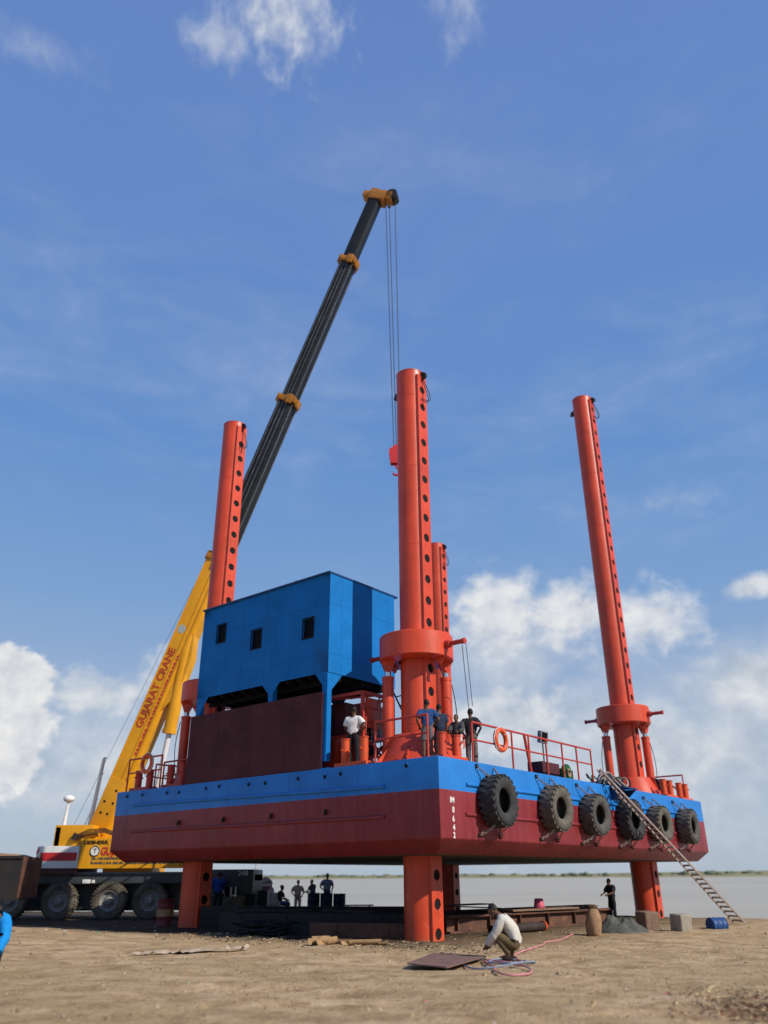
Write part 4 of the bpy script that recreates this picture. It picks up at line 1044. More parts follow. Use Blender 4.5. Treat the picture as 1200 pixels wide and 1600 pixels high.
    for s in (-1, 1): mb.blob(hp(s * .078, .01, .035), (.025, .045, .065), Mh, 8)
    mb.blob(hp(0, -.085, -.018), (.05, .02, .015), Mh, 8)
    for s in 'LR':
        w = P['wr' + s]; d = (w - P['el' + s]).normalized(); side = d.cross(Vector((0, 1, .2))).normalized(); nn = side.cross(d)
        mb.tube([w, w + d * .045, w + d * .09], [.028, .036, .034], 8)
        for k in range(4):
            o = side * (-.030 + .02 * k); ln = (.07, .08, .075, .06)[k]
            mb.tube([w + d * .08 + o, w + d * (.08 + ln * .5) + o - nn * .006, w + d * (.08 + ln * .95) + o - nn * .025], [.0095, .009, .007], 6)
        mb.tube([w + d * .03 + side * .03, w + d * .06 + side * .055, w + d * .09 + side * .06 - nn * .01], [.012, .010, .008], 6)
    mb.build('body', SKIN, t, True, 180)
    link('shirt', g_shirt, cloth('%.2f_%.2f_%.2f' % shirt, shirt), t, True, 180)
    link('shorts' if shorts else 'trousers', g_leg, cloth('%.2f_%.2f_%.2f' % trousers, trousers), t, True, 180)
    mb = MB(); n0 = Vector((0, .015, .075))
    mb.blob(hp(0, .018, .072), (.166, .190, .205), Mh, 16, .08, 2)
    # trim hair off the face
    bmesh.ops.delete(mb.bm, geom=[v for v in mb.bm.verts if (Mh.to_3x3().inverted() @ (v.co - hc)).y < -.045 and (Mh.to_3x3().inverted() @ (v.co - hc)).z < .10 or (Mh.to_3x3().inverted() @ (v.co - hc)).z < .005], context='VERTS')
    mb.build('hair', HAIR if cap is None else cloth('cap', cap), t, True, 180)
    for s in 'LR':
        mb = MB(); a, b2 = P['an' + s], P['to' + s]; fd = (b2 - a); fd.z = 0; fd.normalize()
        c = a + fd * .07; ang = math.atan2(fd.x, -fd.y)
        mb.blob((c.x, c.y, .04), (.098, .27, .095), Matrix.Rotation(math.atan2(-fd.x, fd.y), 4, 'Z'), 12)
        mb.build('shoe', cloth('shoe', (.03, .025, .022)), t, True, 180)
    return t
def deckp(u, v): return B(u, v, ZD + .003)
FACE_AWAY = PI
person('man in white shirt and dark trousers seen from behind beside the blue stilt', deckp(.62, 3.66), PI - .35, 'onehip', 1.06, (.62, .60, .58), (.02, .02, .022))
person('man in navy shirt and grey shorts at the front corner railing, back turned', deckp(.62, .80), PI + .1, 'akimbo', .97, (.022, .06, .17), (.12, .11, .12), shorts=True)
person('dark-clothed man just behind the navy-shirted man at the front leg', deckp(1.25, .82), PI + .5, 'stand', .95, (.02, .03, .06), (.03, .03, .035))
person('crouched worker in black and white clothes behind the red bollard', deckp(2.35, .95), -.4, 'lean', .88, (.06, .06, .065), (.5, .5, .48), sleeve='long')
person('man in dark shirt with hands on hips where the long railing starts', deckp(2.85, .78), PI - .35, 'akimbo', 1.0, (.03, .032, .045), (.13, .10, .085), head_yaw=.5)
person('man squatting on the sand in a white shirt and olive trousers', Vector((2.56, 19.0, .0)), -PI / 2 - .42, 'squat', 1.06, (.50, .47, .41), (.12, .085, .045), sleeve='long')
person('bright blue clothed person squatting, cut off by the left edge', Vector((-7.56, 17.1, .03)), R(20), 'squat', 1.22, (.01, .21, .55), (.03, .035, .05), sleeve='long')
gz = ground_z
person('seated man in black shirt and blue jeans beyond the dark beams', Vector((-5.2, 43.2, gz(-5.2, 43.2))), PI / 2 - .3, 'sit', .95, (.012, .012, .014), (.05, .09, .17))
person('man in khaki clothes standing on the shore with hands on hips', Vector((-4.9, 48.6, gz(-4.9, 48.6))), .15, 'akimbo', 1.0, (.30, .24, .17), (.26, .21, .155))
person('man in dark clothes leaning behind the left blue drum', Vector((-3.95, 47.0, gz(-3.95, 47.0) - .05)), -.9, 'lean', .95, (.02, .024, .035), (.02, .02, .025))
person('man in grey shirt standing taller behind the middle blue drum', Vector((-3.05, 45.2, gz(-3.05, 45.2))), .3, 'akimbo', 1.02, (.17, .19, .24), (.03, .03, .04))
person('dark silhouetted person behind the grey tarpaulin at the right', Vector((8.5, 33.2, gz(8.5, 33.2))), -1.0, 'lean', .86, (.02, .024, .025), (.015, .016, .017))
person('person in vivid blue shirt at the dark front end of the crane', Vector((-7.19, 37.5, gz(-7.2, 37.5))), PI, 'lean', 1.08, (.01, .05, .24), (.02, .02, .025))

# ================================================================== SHORE CLUTTER
def drum(name, lab, loc, mat, h=.88, r=.29, group=None, band=None, lying=None):
    t = thing(name, lab, 'drum', loc, 0, group)
    mb = MB(); prof = [(.001, 0), (r, 0), (r + .012, .015), (r, .03)]
    for k in (.33, .66): prof += [(r, h * k - .02), (r + .014, h * k), (r, h * k + .02)]
    prof += [(r, h - .03), (r + .012, h - .015), (r, h), (r - .02, h - .02), (.001, h - .02)]
    M = Matrix.Identity(4) if lying is None else Matrix.Translation((0, 0, r)) @ Matrix.Rotation(lying, 4, 'Z') @ Matrix.Rotation(PI / 2, 4, 'Y')
    mb.lathe(prof, 28, M, closed=False); mb.build('barrel', mat, t, True, 40)
    if band:
        mb = MB(); mb.lathe([(r + .004, h * .36), (r + .006, h * .36), (r + .006, h * .63), (r + .004, h * .63)], 28, M); mb.build('painted_band', band, t)
    return t
drum('oil_drum', 'dull red oil drum with a tan band beside the left leg', Vector((-8.15, 32.6, gz(-8.15, 32.6))), paint('faded_red_drum', (.14, .02, .022), .6, .25, (.04, .02, .02), .5), .9, .3, None, CARD)
for x, lab in ((-3.55, 'dark blue drum on the left of the three on the shore'), (-2.93, 'dark blue drum in the middle of the three on the shore'), (-2.3, 'dark blue drum on the right of the three, beside the thin bench')):
    drum('steel_drum', lab, Vector((x, 43.0 + .1 * (x + 3), gz(x, 43))), NAVYDRUM, .9, .30, 'dark blue drums on the shore')
drum('plastic_drum', 'bright blue plastic drum lying near the gangway foot', Vector((10.6, 29.2, gz(10.6, 29.2) - .12)), BLUEDRUM, .55, .22, None, None, .3)
t = thing('thin_bench', 'low thin plank bench on the shore right of the drums', 'bench', Vector((-1.3, 42, gz(-1.3, 42))))
mb = MB(); mb.box((0, 0, .42), (1.4, .3, .05)); mb.build('seat', TIMBER, t)
for x in (-.55, .5): mb = MB(); mb.box((x, 0, .20), (.07, .24, .40)); mb.build('leg', TIMBER, t)
t = thing('stool', 'small stool under the seated man in jeans', 'stool', Vector((-5.12, 43.2, gz(-5.12, 43.2))))
mb = MB(); mb.box((0, 0, .37), (.42, .42, .05), bevel=.01); mb.build('seat', TIMBER, t)
for x in (-.16, .16):
    for y in (-.16, .16): mb = MB(); mb.box((x, y, .17), (.05, .05, .345)); mb.build('leg', TIMBER, t)
t = thing('rusty_cabinet', 'tall orange rusty steel cabinet beside the seated man', 'cabinet', Vector((-5.95, 42.2, gz(-5.95, 42.2))), .1)
mb = MB(); mb.box((0, 0, .62), (.62, .5, 1.24), bevel=.015); cb = mb.build('body', RUSTO, t)
mb = MB(); mb.box((0, -.262, .62), (.5, .02, 1.08), bevel=.008); mb.box((.2, -.28, .65), (.03, .03, .18)); mb.build('door', RUSTO, t)
t = thing('cloth_bundle', 'cream cloth and netting heaped over and beside the rusty cabinet', 'cloth', Vector((-5.5, 42.3, gz(-5.5, 42.3))))
mb = MB(); mb.blob((.05, 0, .48), (.55, .6, .96), None, 16, .5, 3); mb.blob((-.28, .1, 1.1), (.55, .5, .75), None, 16, .6, 5); mb.blob((-.35, .05, 1.45), (.5, .4, .35), None, 14, .6, 8); mb.build('heap', plain('cream_cloth', (.46, .38, .30), .9, .5, 6, .8), t)
t = thing('signal_mast', 'thin white mast rising by the rusty cabinet under the hull', 'mast', Vector((-6.4, 42.6, gz(-6.4, 42.6))))
mb = MB(); mb.cyl((0, 0, 0), (0, 0, 3.0), .05, .035, n=10); mb.build('pole', WHITE, t)
mb = MB(); mb.cyl((-.02, 0, .5), (-.02, 0, 1.5), .12, n=12); mb.build('lower_sleeve', TARP, t)

# stacked steel beams under the hull
def ibeam(name, lab, p, q, h, w, mat, group='rusty steel beams lying under the barge', z0=0.0):
    p, q = Vector(p), Vector(q); d = q - p; ln = d.length; rz = math.atan2(d.y, d.x)
    t = thing(name, lab, 'beam', Vector(((p.x + q.x) / 2, (p.y + q.y) / 2, z0)), rz, group)
    mb = MB(); f = .03
    mb.box((0, 0, h - f), (ln, w, 2 * f)); mb.box((0, 0, f), (ln, w, 2 * f)); mb.build('flange', mat, t)
    mb = MB(); mb.box((0, 0, h / 2), (ln - .01, .03, h - 4 * f - .002))
    k = -ln / 2 + .4
    while k < ln / 2: mb.box((k, 0, h / 2), (.03, w * .86, h - 4 * f - .003)); k += 1.5
    mb.build('web', mat, t); return t
def boxbeam(name, lab, p, q, h, w, mat, endmat=None, group='rusty steel beams lying under the barge', z0=-.03):
    p, q = Vector(p), Vector(q); d = q - p; ln = d.length; rz = math.atan2(d.y, d.x)
    t = thing(name, lab, 'beam', Vector(((p.x + q.x) / 2, (p.y + q.y) / 2, z0)), rz, group)
    mb = MB(); mb.box((0, 0, h / 2), (ln, w, h), bevel=.012)
    k = -ln / 2 + .8
    while k < ln / 2: mb.box((k, -w / 2, h / 2), (.05, .05, h * .86)); k += 1.6
    mb.build('box_section', mat, t, True, 30)
    if endmat:
        mb = MB(); mb.box((ln / 2 + .012, 0, h / 2), (.02, w * .92, h * .9)); mb.build('end_plate', endmat, t)
    return t
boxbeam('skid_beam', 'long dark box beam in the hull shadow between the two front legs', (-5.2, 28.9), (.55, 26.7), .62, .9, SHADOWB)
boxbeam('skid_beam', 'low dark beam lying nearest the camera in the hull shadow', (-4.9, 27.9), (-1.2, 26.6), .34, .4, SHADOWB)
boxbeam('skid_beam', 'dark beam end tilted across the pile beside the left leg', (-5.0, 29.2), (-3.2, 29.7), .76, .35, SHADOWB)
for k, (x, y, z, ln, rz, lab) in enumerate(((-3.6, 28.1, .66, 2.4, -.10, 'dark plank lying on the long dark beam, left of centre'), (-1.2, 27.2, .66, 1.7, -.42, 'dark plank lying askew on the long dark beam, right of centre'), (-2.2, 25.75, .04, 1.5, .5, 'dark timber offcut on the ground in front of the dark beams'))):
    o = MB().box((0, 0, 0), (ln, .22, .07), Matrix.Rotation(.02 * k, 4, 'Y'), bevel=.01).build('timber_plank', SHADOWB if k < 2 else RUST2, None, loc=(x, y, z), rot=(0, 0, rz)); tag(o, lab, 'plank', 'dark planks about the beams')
t = thing('cable_heap', 'heap of black cable on the ground beside the left leg', 'cable', (-3.6, 27.0, 0))
mb = MB(); rnd = random.Random(21)
for k in range(16):
    c = Vector((rnd.uniform(-.5, .5), rnd.uniform(-.3, .3), .06 + .022 * k)); r0 = rnd.uniform(.25, .5); ph = rnd.uniform(0, 6)
    mb.tube([c + Vector((r0 * 1.3 * math.cos(a), r0 * .8 * math.sin(a), .05 * math.sin(2 * a + ph))) for a in [i * 2 * PI / 20 for i in range(19)]], .03, 5)
mb.build('coil', DARK, t)
boxbeam('skid_beam', 'short beam with an orange-brown end beside the nearest leg', (-2.2, 26.5), (.62, 25.75), .42, .5, RUST, RUSTO)
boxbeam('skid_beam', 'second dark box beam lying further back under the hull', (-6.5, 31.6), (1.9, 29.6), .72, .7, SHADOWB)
ibeam('steel_girder', 'long brown ribbed girder running right from the nearest leg', (1.85, 27.65), (8.55, 33.5), .50, .34, RUST)
ibeam('steel_girder', 'dark girder lying just behind the brown ribbed girder', (1.3, 28.3), (8.0, 34.3), .60, .3, RUST2)
t = tag(MB().box((0, 0, 0), (2.2, .9, .03), Matrix.Rotation(.05, 4, 'Y')).box((.5, .3, .06), (1.5, .6, .03)).build('scrap_plate', RUST2, None, loc=(2.7, 29.0, .70), rot=(0, 0, R(42))), 'dark scrap plates lying on the girders by the nearest leg', 'plate')
t = tag(MB().box((0, 0, 0), (3.6, .7, .05)).build('timber_board', plain('pale_rust_board', (.2, .125, .085), .9, .3), None, loc=(5.35, 30.85, .565), rot=(0, 0, R(41))), 'pale brown board lying on the girders under the pink bucket', 'board')
t = thing('bucket', 'upturned pink plastic bucket standing on the girders', 'bucket', (5.32, 30.72, .60))
mb = MB(); mb.lathe([(.001, .30), (.13, .30), (.145, .285), (.19, .02), (.205, .02), (.205, 0), (.18, 0), (.12, .27), (.001, .27)], 28, None, closed=False); mb.build('pail', PINK, t, True, 40)
mb = MB(); mb.tube([(.2 * math.cos(a), .2 * math.sin(a) * .3 - .16, .06 + .02 * math.sin(a * 2)) for a in [PI + i * PI / 10 for i in range(11)]], .008, 5); mb.build('handle', WIRE, t)
t = thing('steel_pipe', 'dark steel pipe with an orange plug lying before the girders', 'pipe', (4.2, 28.1, .13), math.atan2(2.0, 1.9))
mb = MB(); mb.lathe([(.13, -1.5), (.13, 1.3), (.105, 1.3), (.105, -1.5)], 24, Matrix.Rotation(PI / 2, 4, 'Y')); mb.build('tube', RUST2, t)
mb = MB(); mb.lathe([(.001, 1.28), (.16, 1.28), (.15, 1.36), (.06, 1.52), (.001, 1.54)], 20, Matrix.Rotation(PI / 2, 4, 'Y'), closed=False); mb.build('plug', ORANGE2, t)
t = thing('sack', 'upright tan sack in front of the girders near the right leg', 'sack', (6.15, 26.5, gz(6.15, 26.5) - .03))
mb = MB(); mb.lathe([(.001, 0), (.19, 0), (.23, .1), (.235, .35), (.20, .58), (.15, .70), (.10, .76), (.15, .84), (.001, .82)], 22, Matrix.Rotation(.07, 4, 'Y'), closed=False)
for v in mb.bm.verts: v.co += Vector((1, .6, 0)) * .05 * mnoise.noise(v.co * 5)
mb.build('bag', SACK, t, True, 60)
mb = MB(); mb.torus((.06, 0, .755), Matrix.Identity(3), .11, .016, 16, 6); mb.build('tie', WIRE, t)
t = thing('tarpaulin_heap', 'dark grey tarpaulin thrown over a low pile near the right leg', 'tarpaulin', (7.25, 27.6, gz(7.25, 27.6) - .05)); t.scale = (.92, .92, .8)
mb = MB(); rnd = random.Random(5)
n = 44
gpts = [[None] * (n + 1) for _ in range(n + 1)]
for i in range(n + 1):
    for j in range(n + 1):
        x = (i / n - .5) * 1.9; y = (j / n - .5) * 1.5; rr_ = math.hypot(x / .95, y / .75)
        z = .44 * max(0, 1 - rr_ ** 2.0) ** .6 + .22 * math.exp(-((x + .35) ** 2 + y * y) / .05) + .16 * math.exp(-((x - .3) ** 2 + (y + .1) ** 2) / .04) + .16 * (.5 - abs(mnoise.noise(Vector((x * 2.6, y * 2.6, 3)))) * 2) * max(0, 1 - rr_) + .09 * (.4 - abs(mnoise.noise(Vector((x * 6, y * 6, 1)))) * 1.6) * max(0, 1.1 - rr_)
        gpts[i][j] = mb.bm.verts.new((x, y, max(.0, z)))
for i in range(n):
    for j in range(n): mb.bm.faces.new((gpts[i][j], gpts[i + 1][j], gpts[i + 1][j + 1], gpts[i][j + 1]))
mb.build('sheet', TARP, t, True, 180)
for x, y, s, m_, lab in ((9.4, 28.4, (.5, .5, .55), CONC, 'pale grey concrete block beside the blue plastic drum'), (8.6, 29.3, (.62, .5, .6), plain('brown_block', (.17, .11, .075), .9, .3), 'brown square block between the right leg and the pale block')):
    o = MB().box((0, 0, s[2] / 2), s, Matrix.Rotation(.06, 4, 'X'), bevel=.07, seg=3).build('concrete_block', m_, None, loc=(x, y, gz(x, y) - .06), rot=(0, 0, .5)); tag(o, lab, 'block')
# steel plate and hoses by the squatting man
o = MB().prism([(.40, 17.75, .0), (1.12, 16.95, .0), (2.12, 19.2, .0), (1.05, 20.1, .0)], (0, 0, .022)).build('steel_plate', plain('brown_plate', (.17, .10, .08), .8, .35, 4, .3), None, loc=(0, 0, .05)); tag(o, 'flat rusty steel plate on the sand in front of the squatting man', 'plate')
def spl(ctrl, n=10):
    out = []; P = [Vector(c) for c in ctrl]
    for i in range(len(P) - 1):
        p0, p1, p2, p3 = P[max(i - 1, 0)], P[i], P[i + 1], P[min(i + 2, len(P) - 1)]
        for k in range(n):
            s = k / n; out.append(.5 * ((2 * p1) + (p2 - p0) * s + (2 * p0 - 5 * p1 + 4 * p2 - p3) * s * s + (3 * p1 - p0 - 3 * p2 + p3) * s ** 3))
    out.append(P[-1]); return out
def hose(name, lab, ctrl, r, mat):
    pts = spl([(x, y, gz(x, y) + .028 + dz) for x, y, dz in ctrl])
    o0 = pts[0].copy(); mb = MB(); mb.tube([p - o0 for p in pts], r, 8); o = mb.build(name, mat, None, True, 60); o.location = o0; tag(o, lab, 'hose'); return o
hose('welding_hose', 'pink hose looped on the sand and running back to the girders', [(2.0, 18.9, .0), (2.05, 17.4, .02), (1.95, 16.2, .0), (2.15, 15.75, 0), (2.55, 16.1, .0), (2.6, 17.2, .03), (2.2, 18.3, .05), (2.1, 18.8, .04), (2.5, 18.2, .04), (2.75, 18.4, .05), (2.7, 19.4, .03), (3.0, 20.2, .0), (3.35, 20.9, .0), (3.9, 22.5, .02), (4.2, 23.6, .0), (4.8, 24.7, .0), (5.5, 26.4, .02)], .018, plain('pink_hose', (.50, .20, .21), .6, .25, 5, .1))
hose('gas_hose', 'blue-grey hose coiled beside the squatting man\'s feet', [(1.75, 19.2, .02), (1.55, 18.2, 0), (1.7, 17.3, 0), (2.1, 17.2, .02), (2.6, 17.6, .04), (2.95, 18.2, .02), (2.75, 18.9, .02), (2.3, 18.8, .05), (2.05, 18.1, .05), (2.4, 17.6, .06), (2.9, 17.9, .05), (2.95, 18.7, .03), (2.4, 19.0, .03)], .017, plain('blue_grey_hose', (.17, .22, .29), .6, .25, 5, .1))
# curled packing board
t = thing('packing_board', 'curled tan packing boards lying at the edge of the hull shadow', 'cardboard', (-1.0, 22.9, 0)); t.scale = (.95, .95, .72)
rnd = random.Random(2)
for k, (x, y, w, rz) in enumerate(((-.75, .0, .5, .4), (-.35, .35, .9, -.2), (.15, .2, .7, .9), (.5, .1, .8, .15), (.85, .2, .35, .8), (-.55, -.25, .5, 1.2))):
    mb = MB(); rows = []; rr_ = rnd.uniform(.10, .2); arc = rnd.uniform(2.0, 4.2)
    for i in range(13):
        a = -arc / 2 + arc * i / 12 + PI * 1.5
        rows.append([mb.bm.verts.new((s * w, (rr_ + .03 * s) * math.cos(a), rr_ * (1 + math.sin(a)) + .01)) for s in (-.5, 0, .5)])
    for a, b2 in zip(rows, rows[1:]):
        for j in range(2): mb.bm.faces.new((a[j], a[j + 1], b2[j + 1], b2[j]))
    mb.build('board', CARD, t, True, 180, loc=(x, y, gz(x - 1.0, y + 22.9)), rot=(rnd.uniform(-.3, .3), 0, rz))
# crumpled pale sheet
mb = MB(); n = 40; rows = []
for i in range(n + 1):
    a = i / n; x = -5.9 + 2.5 * a; y = 20.75 + 1.5 * a + .25 * math.sin(a * 5)
    rows.append([mb.bm.verts.new((x + .05 * mnoise.noise(Vector((i * .7, j, 2))), y + (j - 2) * .11 * (1 - .4 * math.cos(a * 9)), gz(x, y) + .03 + .09 * abs(mnoise.noise(Vector((i * .35, j * .8, 5)))) + (.10 if i > 30 else 0) * abs(mnoise.noise(Vector((i * .5, j * .9, 8)))) )) for j in range(5)])
for a, b2 in zip(rows, rows[1:]):
    for j in range(4): mb.bm.faces.new((a[j], a[j + 1], b2[j + 1], b2[j]))
o = mb.build('packing_sheet', plain('dirty_sheet', (.42, .33, .24), .9, .25, 5, .5), None, True, 180); tag(o, 'long crumpled pale sheet lying on the sand in front of the left leg', 'sheet')

# ---- loose ground cover nobody could count
def scatter(name, lab, n, fn, mats, seed):
    rnd = random.Random(seed); mb = MB()
    for i in range(n):
        r = fn(rnd)
        if r is None: continue
        x, y, s, flat = r; mb.mi = rnd.randrange(len(mats)); z = gz(x, y)
        k = rnd.randint(5, 7); pts = []
        a0 = rnd.uniform(0, 6); el = rnd.uniform(.45, 1)
        h = s * flat
        base = [(x + s * math.cos(a0 + 2 * PI * j / k) * rnd.uniform(.7, 1.2), y + s * el * math.sin(a0 + 2 * PI * j / k) * rnd.uniform(.7, 1.2)) for j in range(k)]
        lo = [mb.bm.verts.new((p[0], p[1], z - .01)) for p in base]; hi = [mb.bm.verts.new((x + (p[0] - x) * .6, y + (p[1] - y) * .6, z + h * rnd.uniform(.7, 1.3))) for p in base]
        for j in range(k):
            f = mb.bm.faces.new((lo[j], lo[(j + 1) % k], hi[(j + 1) % k], hi[j])); f.material_index = mb.mi
        f = mb.bm.faces.new(hi); f.material_index = mb.mi
    o = mb.build(name, mats, None, False); tag(o, lab, 'ground cover', None, 'stuff')
M1 = plain('clod_tan', (.36, .26, .15), .95, .3, 10); M2 = plain('clod_dark', (.20, .14, .08), .95, .3, 10); M3 = plain('pebble_pale', (.40, .33, .24), .9, .2, 10)
def fn_stone(r):
    y = 6.5 + 24 * r.random() ** 1.6; x = r.uniform(-.56, .56) * y
    if mnoise.noise(Vector((x * .5, y * .5, 3))) < -.05 and r.random() < .75: return None
    return x, y, r.uniform(.006, .016) * (1 + (r.random() ** 8) * 2.0) * (1 + y * .02), r.uniform(.4, .8)
scatter('gravel', 'small clods and pebbles strewn over the sand', 4200, fn_stone, [M1, M2, M1, M2, M1, M2, M1, M2, M3], 1)
def fn_chip(r):
    v = r.uniform(-2.2, 9.5); u = r.gauss(-.45, .75)
    if u > 2: return None
    p = B(u, v); return p.x, p.y, r.uniform(.012, .06), r.uniform(.08, .35)
scatter('wood_chips', 'bark, wood chips and scraps strewn along the edge of the hull shadow', 2200, fn_chip, [M1, M2, RUST2, plain('wood_tan', (.30, .20, .11), .9, .3), plain('wood_pale', (.42, .30, .17), .9, .3), RUST2, M2], 2)
def fn_lit(r):
    x = r.uniform(-13, -4); y = r.uniform(27, 33.5); return x, y, r.uniform(.02, .06), r.uniform(.15, .4)
scatter('rubbish', 'scraps of green, white and dark rubbish around the left leg', 120, fn_lit, [plain('green_scrap', (.03, .25, .17), .7), WCLOTH, M2, RUST2, M1, plain('orange_scrap', (.5, .12, .04), .7)], 3)
def fn_lit2(r):
    y = 9 + 13 * r.random(); x = r.uniform(-.5, .5) * y; return x, y, r.uniform(.015, .05), r.uniform(.1, .3)
scatter('litter', 'small scraps of paper and plastic scattered on the sand', 34, fn_lit2, [WCLOTH, plain('green_scrap2', (.2, .4, .3), .7), M2, PINK, CARD], 4)
def brush():
    rnd = random.Random(8); mb = MB()
    for i in range(2600):
        cx, cy = rnd.gauss(5.15, .55), rnd.gauss(11.9, .7)
        if cx < 3.5: continue
        z = gz(cx, cy) + abs(rnd.gauss(0, .06)); s = rnd.uniform(.012, .035); a = rnd.uniform(0, 6.3); ti = rnd.uniform(-.9, .9)
        mb.mi = rnd.choice((0, 0, 1, 1, 2)); M = Matrix.Translation((cx, cy, z)) @ Matrix.Rotation(a, 4, 'Z') @ Matrix.Rotation(ti, 4, 'X')
        mb.poly([M @ Vector(p) for p in ((-s, 0, 0), (0, -s * .5, .01), (s, 0, 0), (0, s * .5, .01))])
    mb.mi = 2
    for i in range(130):
        cx, cy = rnd.gauss(5.15, .55), rnd.gauss(11.9, .8)
        if cx < 3.6: continue
        a = rnd.uniform(0, 6.3); l = rnd.uniform(.15, .6); z = gz(cx, cy); up_ = rnd.uniform(.05, .4) * l
        mb.tube([(cx, cy, z), (cx + .5 * l * math.cos(a), cy + .5 * l * math.sin(a), z + up_ * .8), (cx + l * math.cos(a), cy + l * math.sin(a), z + up_)], [.008, .006, .003], 5)
    o = mb.build('dry_brush', [plain('leaf_maroon', (.16, .04, .03), .9, .4), plain('leaf_brown', (.16, .095, .055), .9, .4), plain('twig_straw', (.5, .38, .22), .9, .3)], None, False)
    tag(o, 'dry twigs and dark red leaves in the lower right corner', 'brush', None, 'stuff')
    mb = MB()
    for i in range(900):
        x, y = rnd.uniform(-7, 7.5), rnd.uniform(8, 26)
        if mnoise.noise(Vector((x * .25 + 4, y * .25, 1))) < .12: continue
        for k in range(3):
            a = rnd.uniform(0, 6.3); l = rnd.uniform(.03, .09); z = gz(x, y)
            mb.poly([(x, y, z), (x + .012, y, z), (x + l * math.cos(a), y + l * math.sin(a), z + l * .7)])
    o = mb.build('grass_tufts', plain('dry_grass', (.22, .185, .085), .95, .35), None, False); tag(o, 'sparse dry grass wisps on the sand', 'grass', None, 'stuff')
brush()

# ================================================================== LIGHT, SKY, CAMERA
w = bpy.data.worlds.new('World'); scene.world = w; w.use_nodes = True; nt = w.node_tree; nt.nodes.clear()
out = nt.nodes.new('ShaderNodeOutputWorld'); bg = nt.nodes.new('ShaderNodeBackground'); nt.links.new(bg.outputs[0], out.inputs[0])
SKYS = .10
sky = nt.nodes.new('ShaderNodeTexSky'); sky.sky_type = 'NISHITA'; sky.sun_disc = False; sky.sun_elevation = SUN_EL; sky.sun_rotation = math.atan2(SUN.x, SUN.y)
sky.altitude = 0; sky.air_density = 1.0; sky.dust_density = 1.2; sky.ozone_density = 2.0
bg.inputs['Strength'].default_value = SKYS
tc = nt.nodes.new('ShaderNodeTexCoord'); sx = nt.nodes.new('ShaderNodeSeparateXYZ'); nt.links.new(tc.outputs['Generated'], sx.inputs[0])
def M_(op, a, b=None, c=None):
    n = nt.nodes.new('ShaderNodeMath'); n.operation = op
    for i, v in enumerate((a, b, c)):
        if v is None: continue
        if hasattr(v, 'node'): nt.links.new(v, n.inputs[i])
        else: n.inputs[i].default_value = v
    return n.outputs[0]
az = M_('MULTIPLY', M_('ARCTAN2', sx.outputs[0], sx.outputs[1]), 180 / PI); el = M_('MULTIPLY', M_('ARCSINE', sx.outputs[2]), 180 / PI)
cv = nt.nodes.new('ShaderNodeCombineXYZ'); nt.links.new(az, cv.inputs[0]); nt.links.new(el, cv.inputs[1]); ae = cv.outputs[0]
def cn(scale, det, stretch=(1, 1.6, 1), off=0, dist=0.0):
    mp = nt.nodes.new('ShaderNodeMapping'); mp.inputs['Scale'].default_value = stretch; mp.inputs['Location'].default_value = (off, off * .7, off * .3); nt.links.new(ae, mp.inputs[0])
    n = nt.nodes.new('ShaderNodeTexNoise'); n.inputs['Scale'].default_value = scale; n.inputs['Detail'].default_value = det; n.inputs['Roughness'].default_value = .58; n.inputs['Distortion'].default_value = dist
    nt.links.new(mp.outputs[0], n.inputs[0]); return n.outputs[0]
n_big = cn(.16, 8, (1, 1.3, 1), 3.1, .3); n_mid = cn(.42, 8, (1, 1.2, 1), 7.7, .2); n_lo = cn(.09, 6, (1, 2.2, 1), 1.3, .4)
def blob(a0, e0, ra, re, amp, soft, peak, nz):
    sb = nt.nodes.new('ShaderNodeVectorMath'); sb.operation = 'SUBTRACT'; nt.links.new(ae, sb.inputs[0]); sb.inputs[1].default_value = (a0, e0, 0)
    ml = nt.nodes.new('ShaderNodeVectorMath'); ml.operation = 'MULTIPLY'; nt.links.new(sb.outputs[0], ml.inputs[0]); ml.inputs[1].default_value = (1 / ra, 1 / re, 0)
    le = nt.nodes.new('ShaderNodeVectorMath'); le.operation = 'LENGTH'; nt.links.new(ml.outputs[0], le.inputs[0])
    d = M_('SUBTRACT', 1.0, le.outputs['Value']); d = M_('ADD', d, M_('MULTIPLY', M_('SUBTRACT', nz, .5), amp))
    mr = nt.nodes.new('ShaderNodeMapRange'); mr.interpolation_type = 'SMOOTHSTEP'; nt.links.new(d, mr.inputs[0]); mr.inputs[1].default_value = 0.0; mr.inputs[2].default_value = soft; mr.inputs[4].default_value = peak
    return mr.outputs[0]
def mx(*a):
    r = a[0]
    for b in a[1:]: r = M_('MAXIMUM', r, b)
    return r
n_wsp = cn(.10, 7, (.8, 2.6, 1), 21.0, .6)
n_fine = cn(.62, 10, (1, 1.1, 1), 12.3, .15)
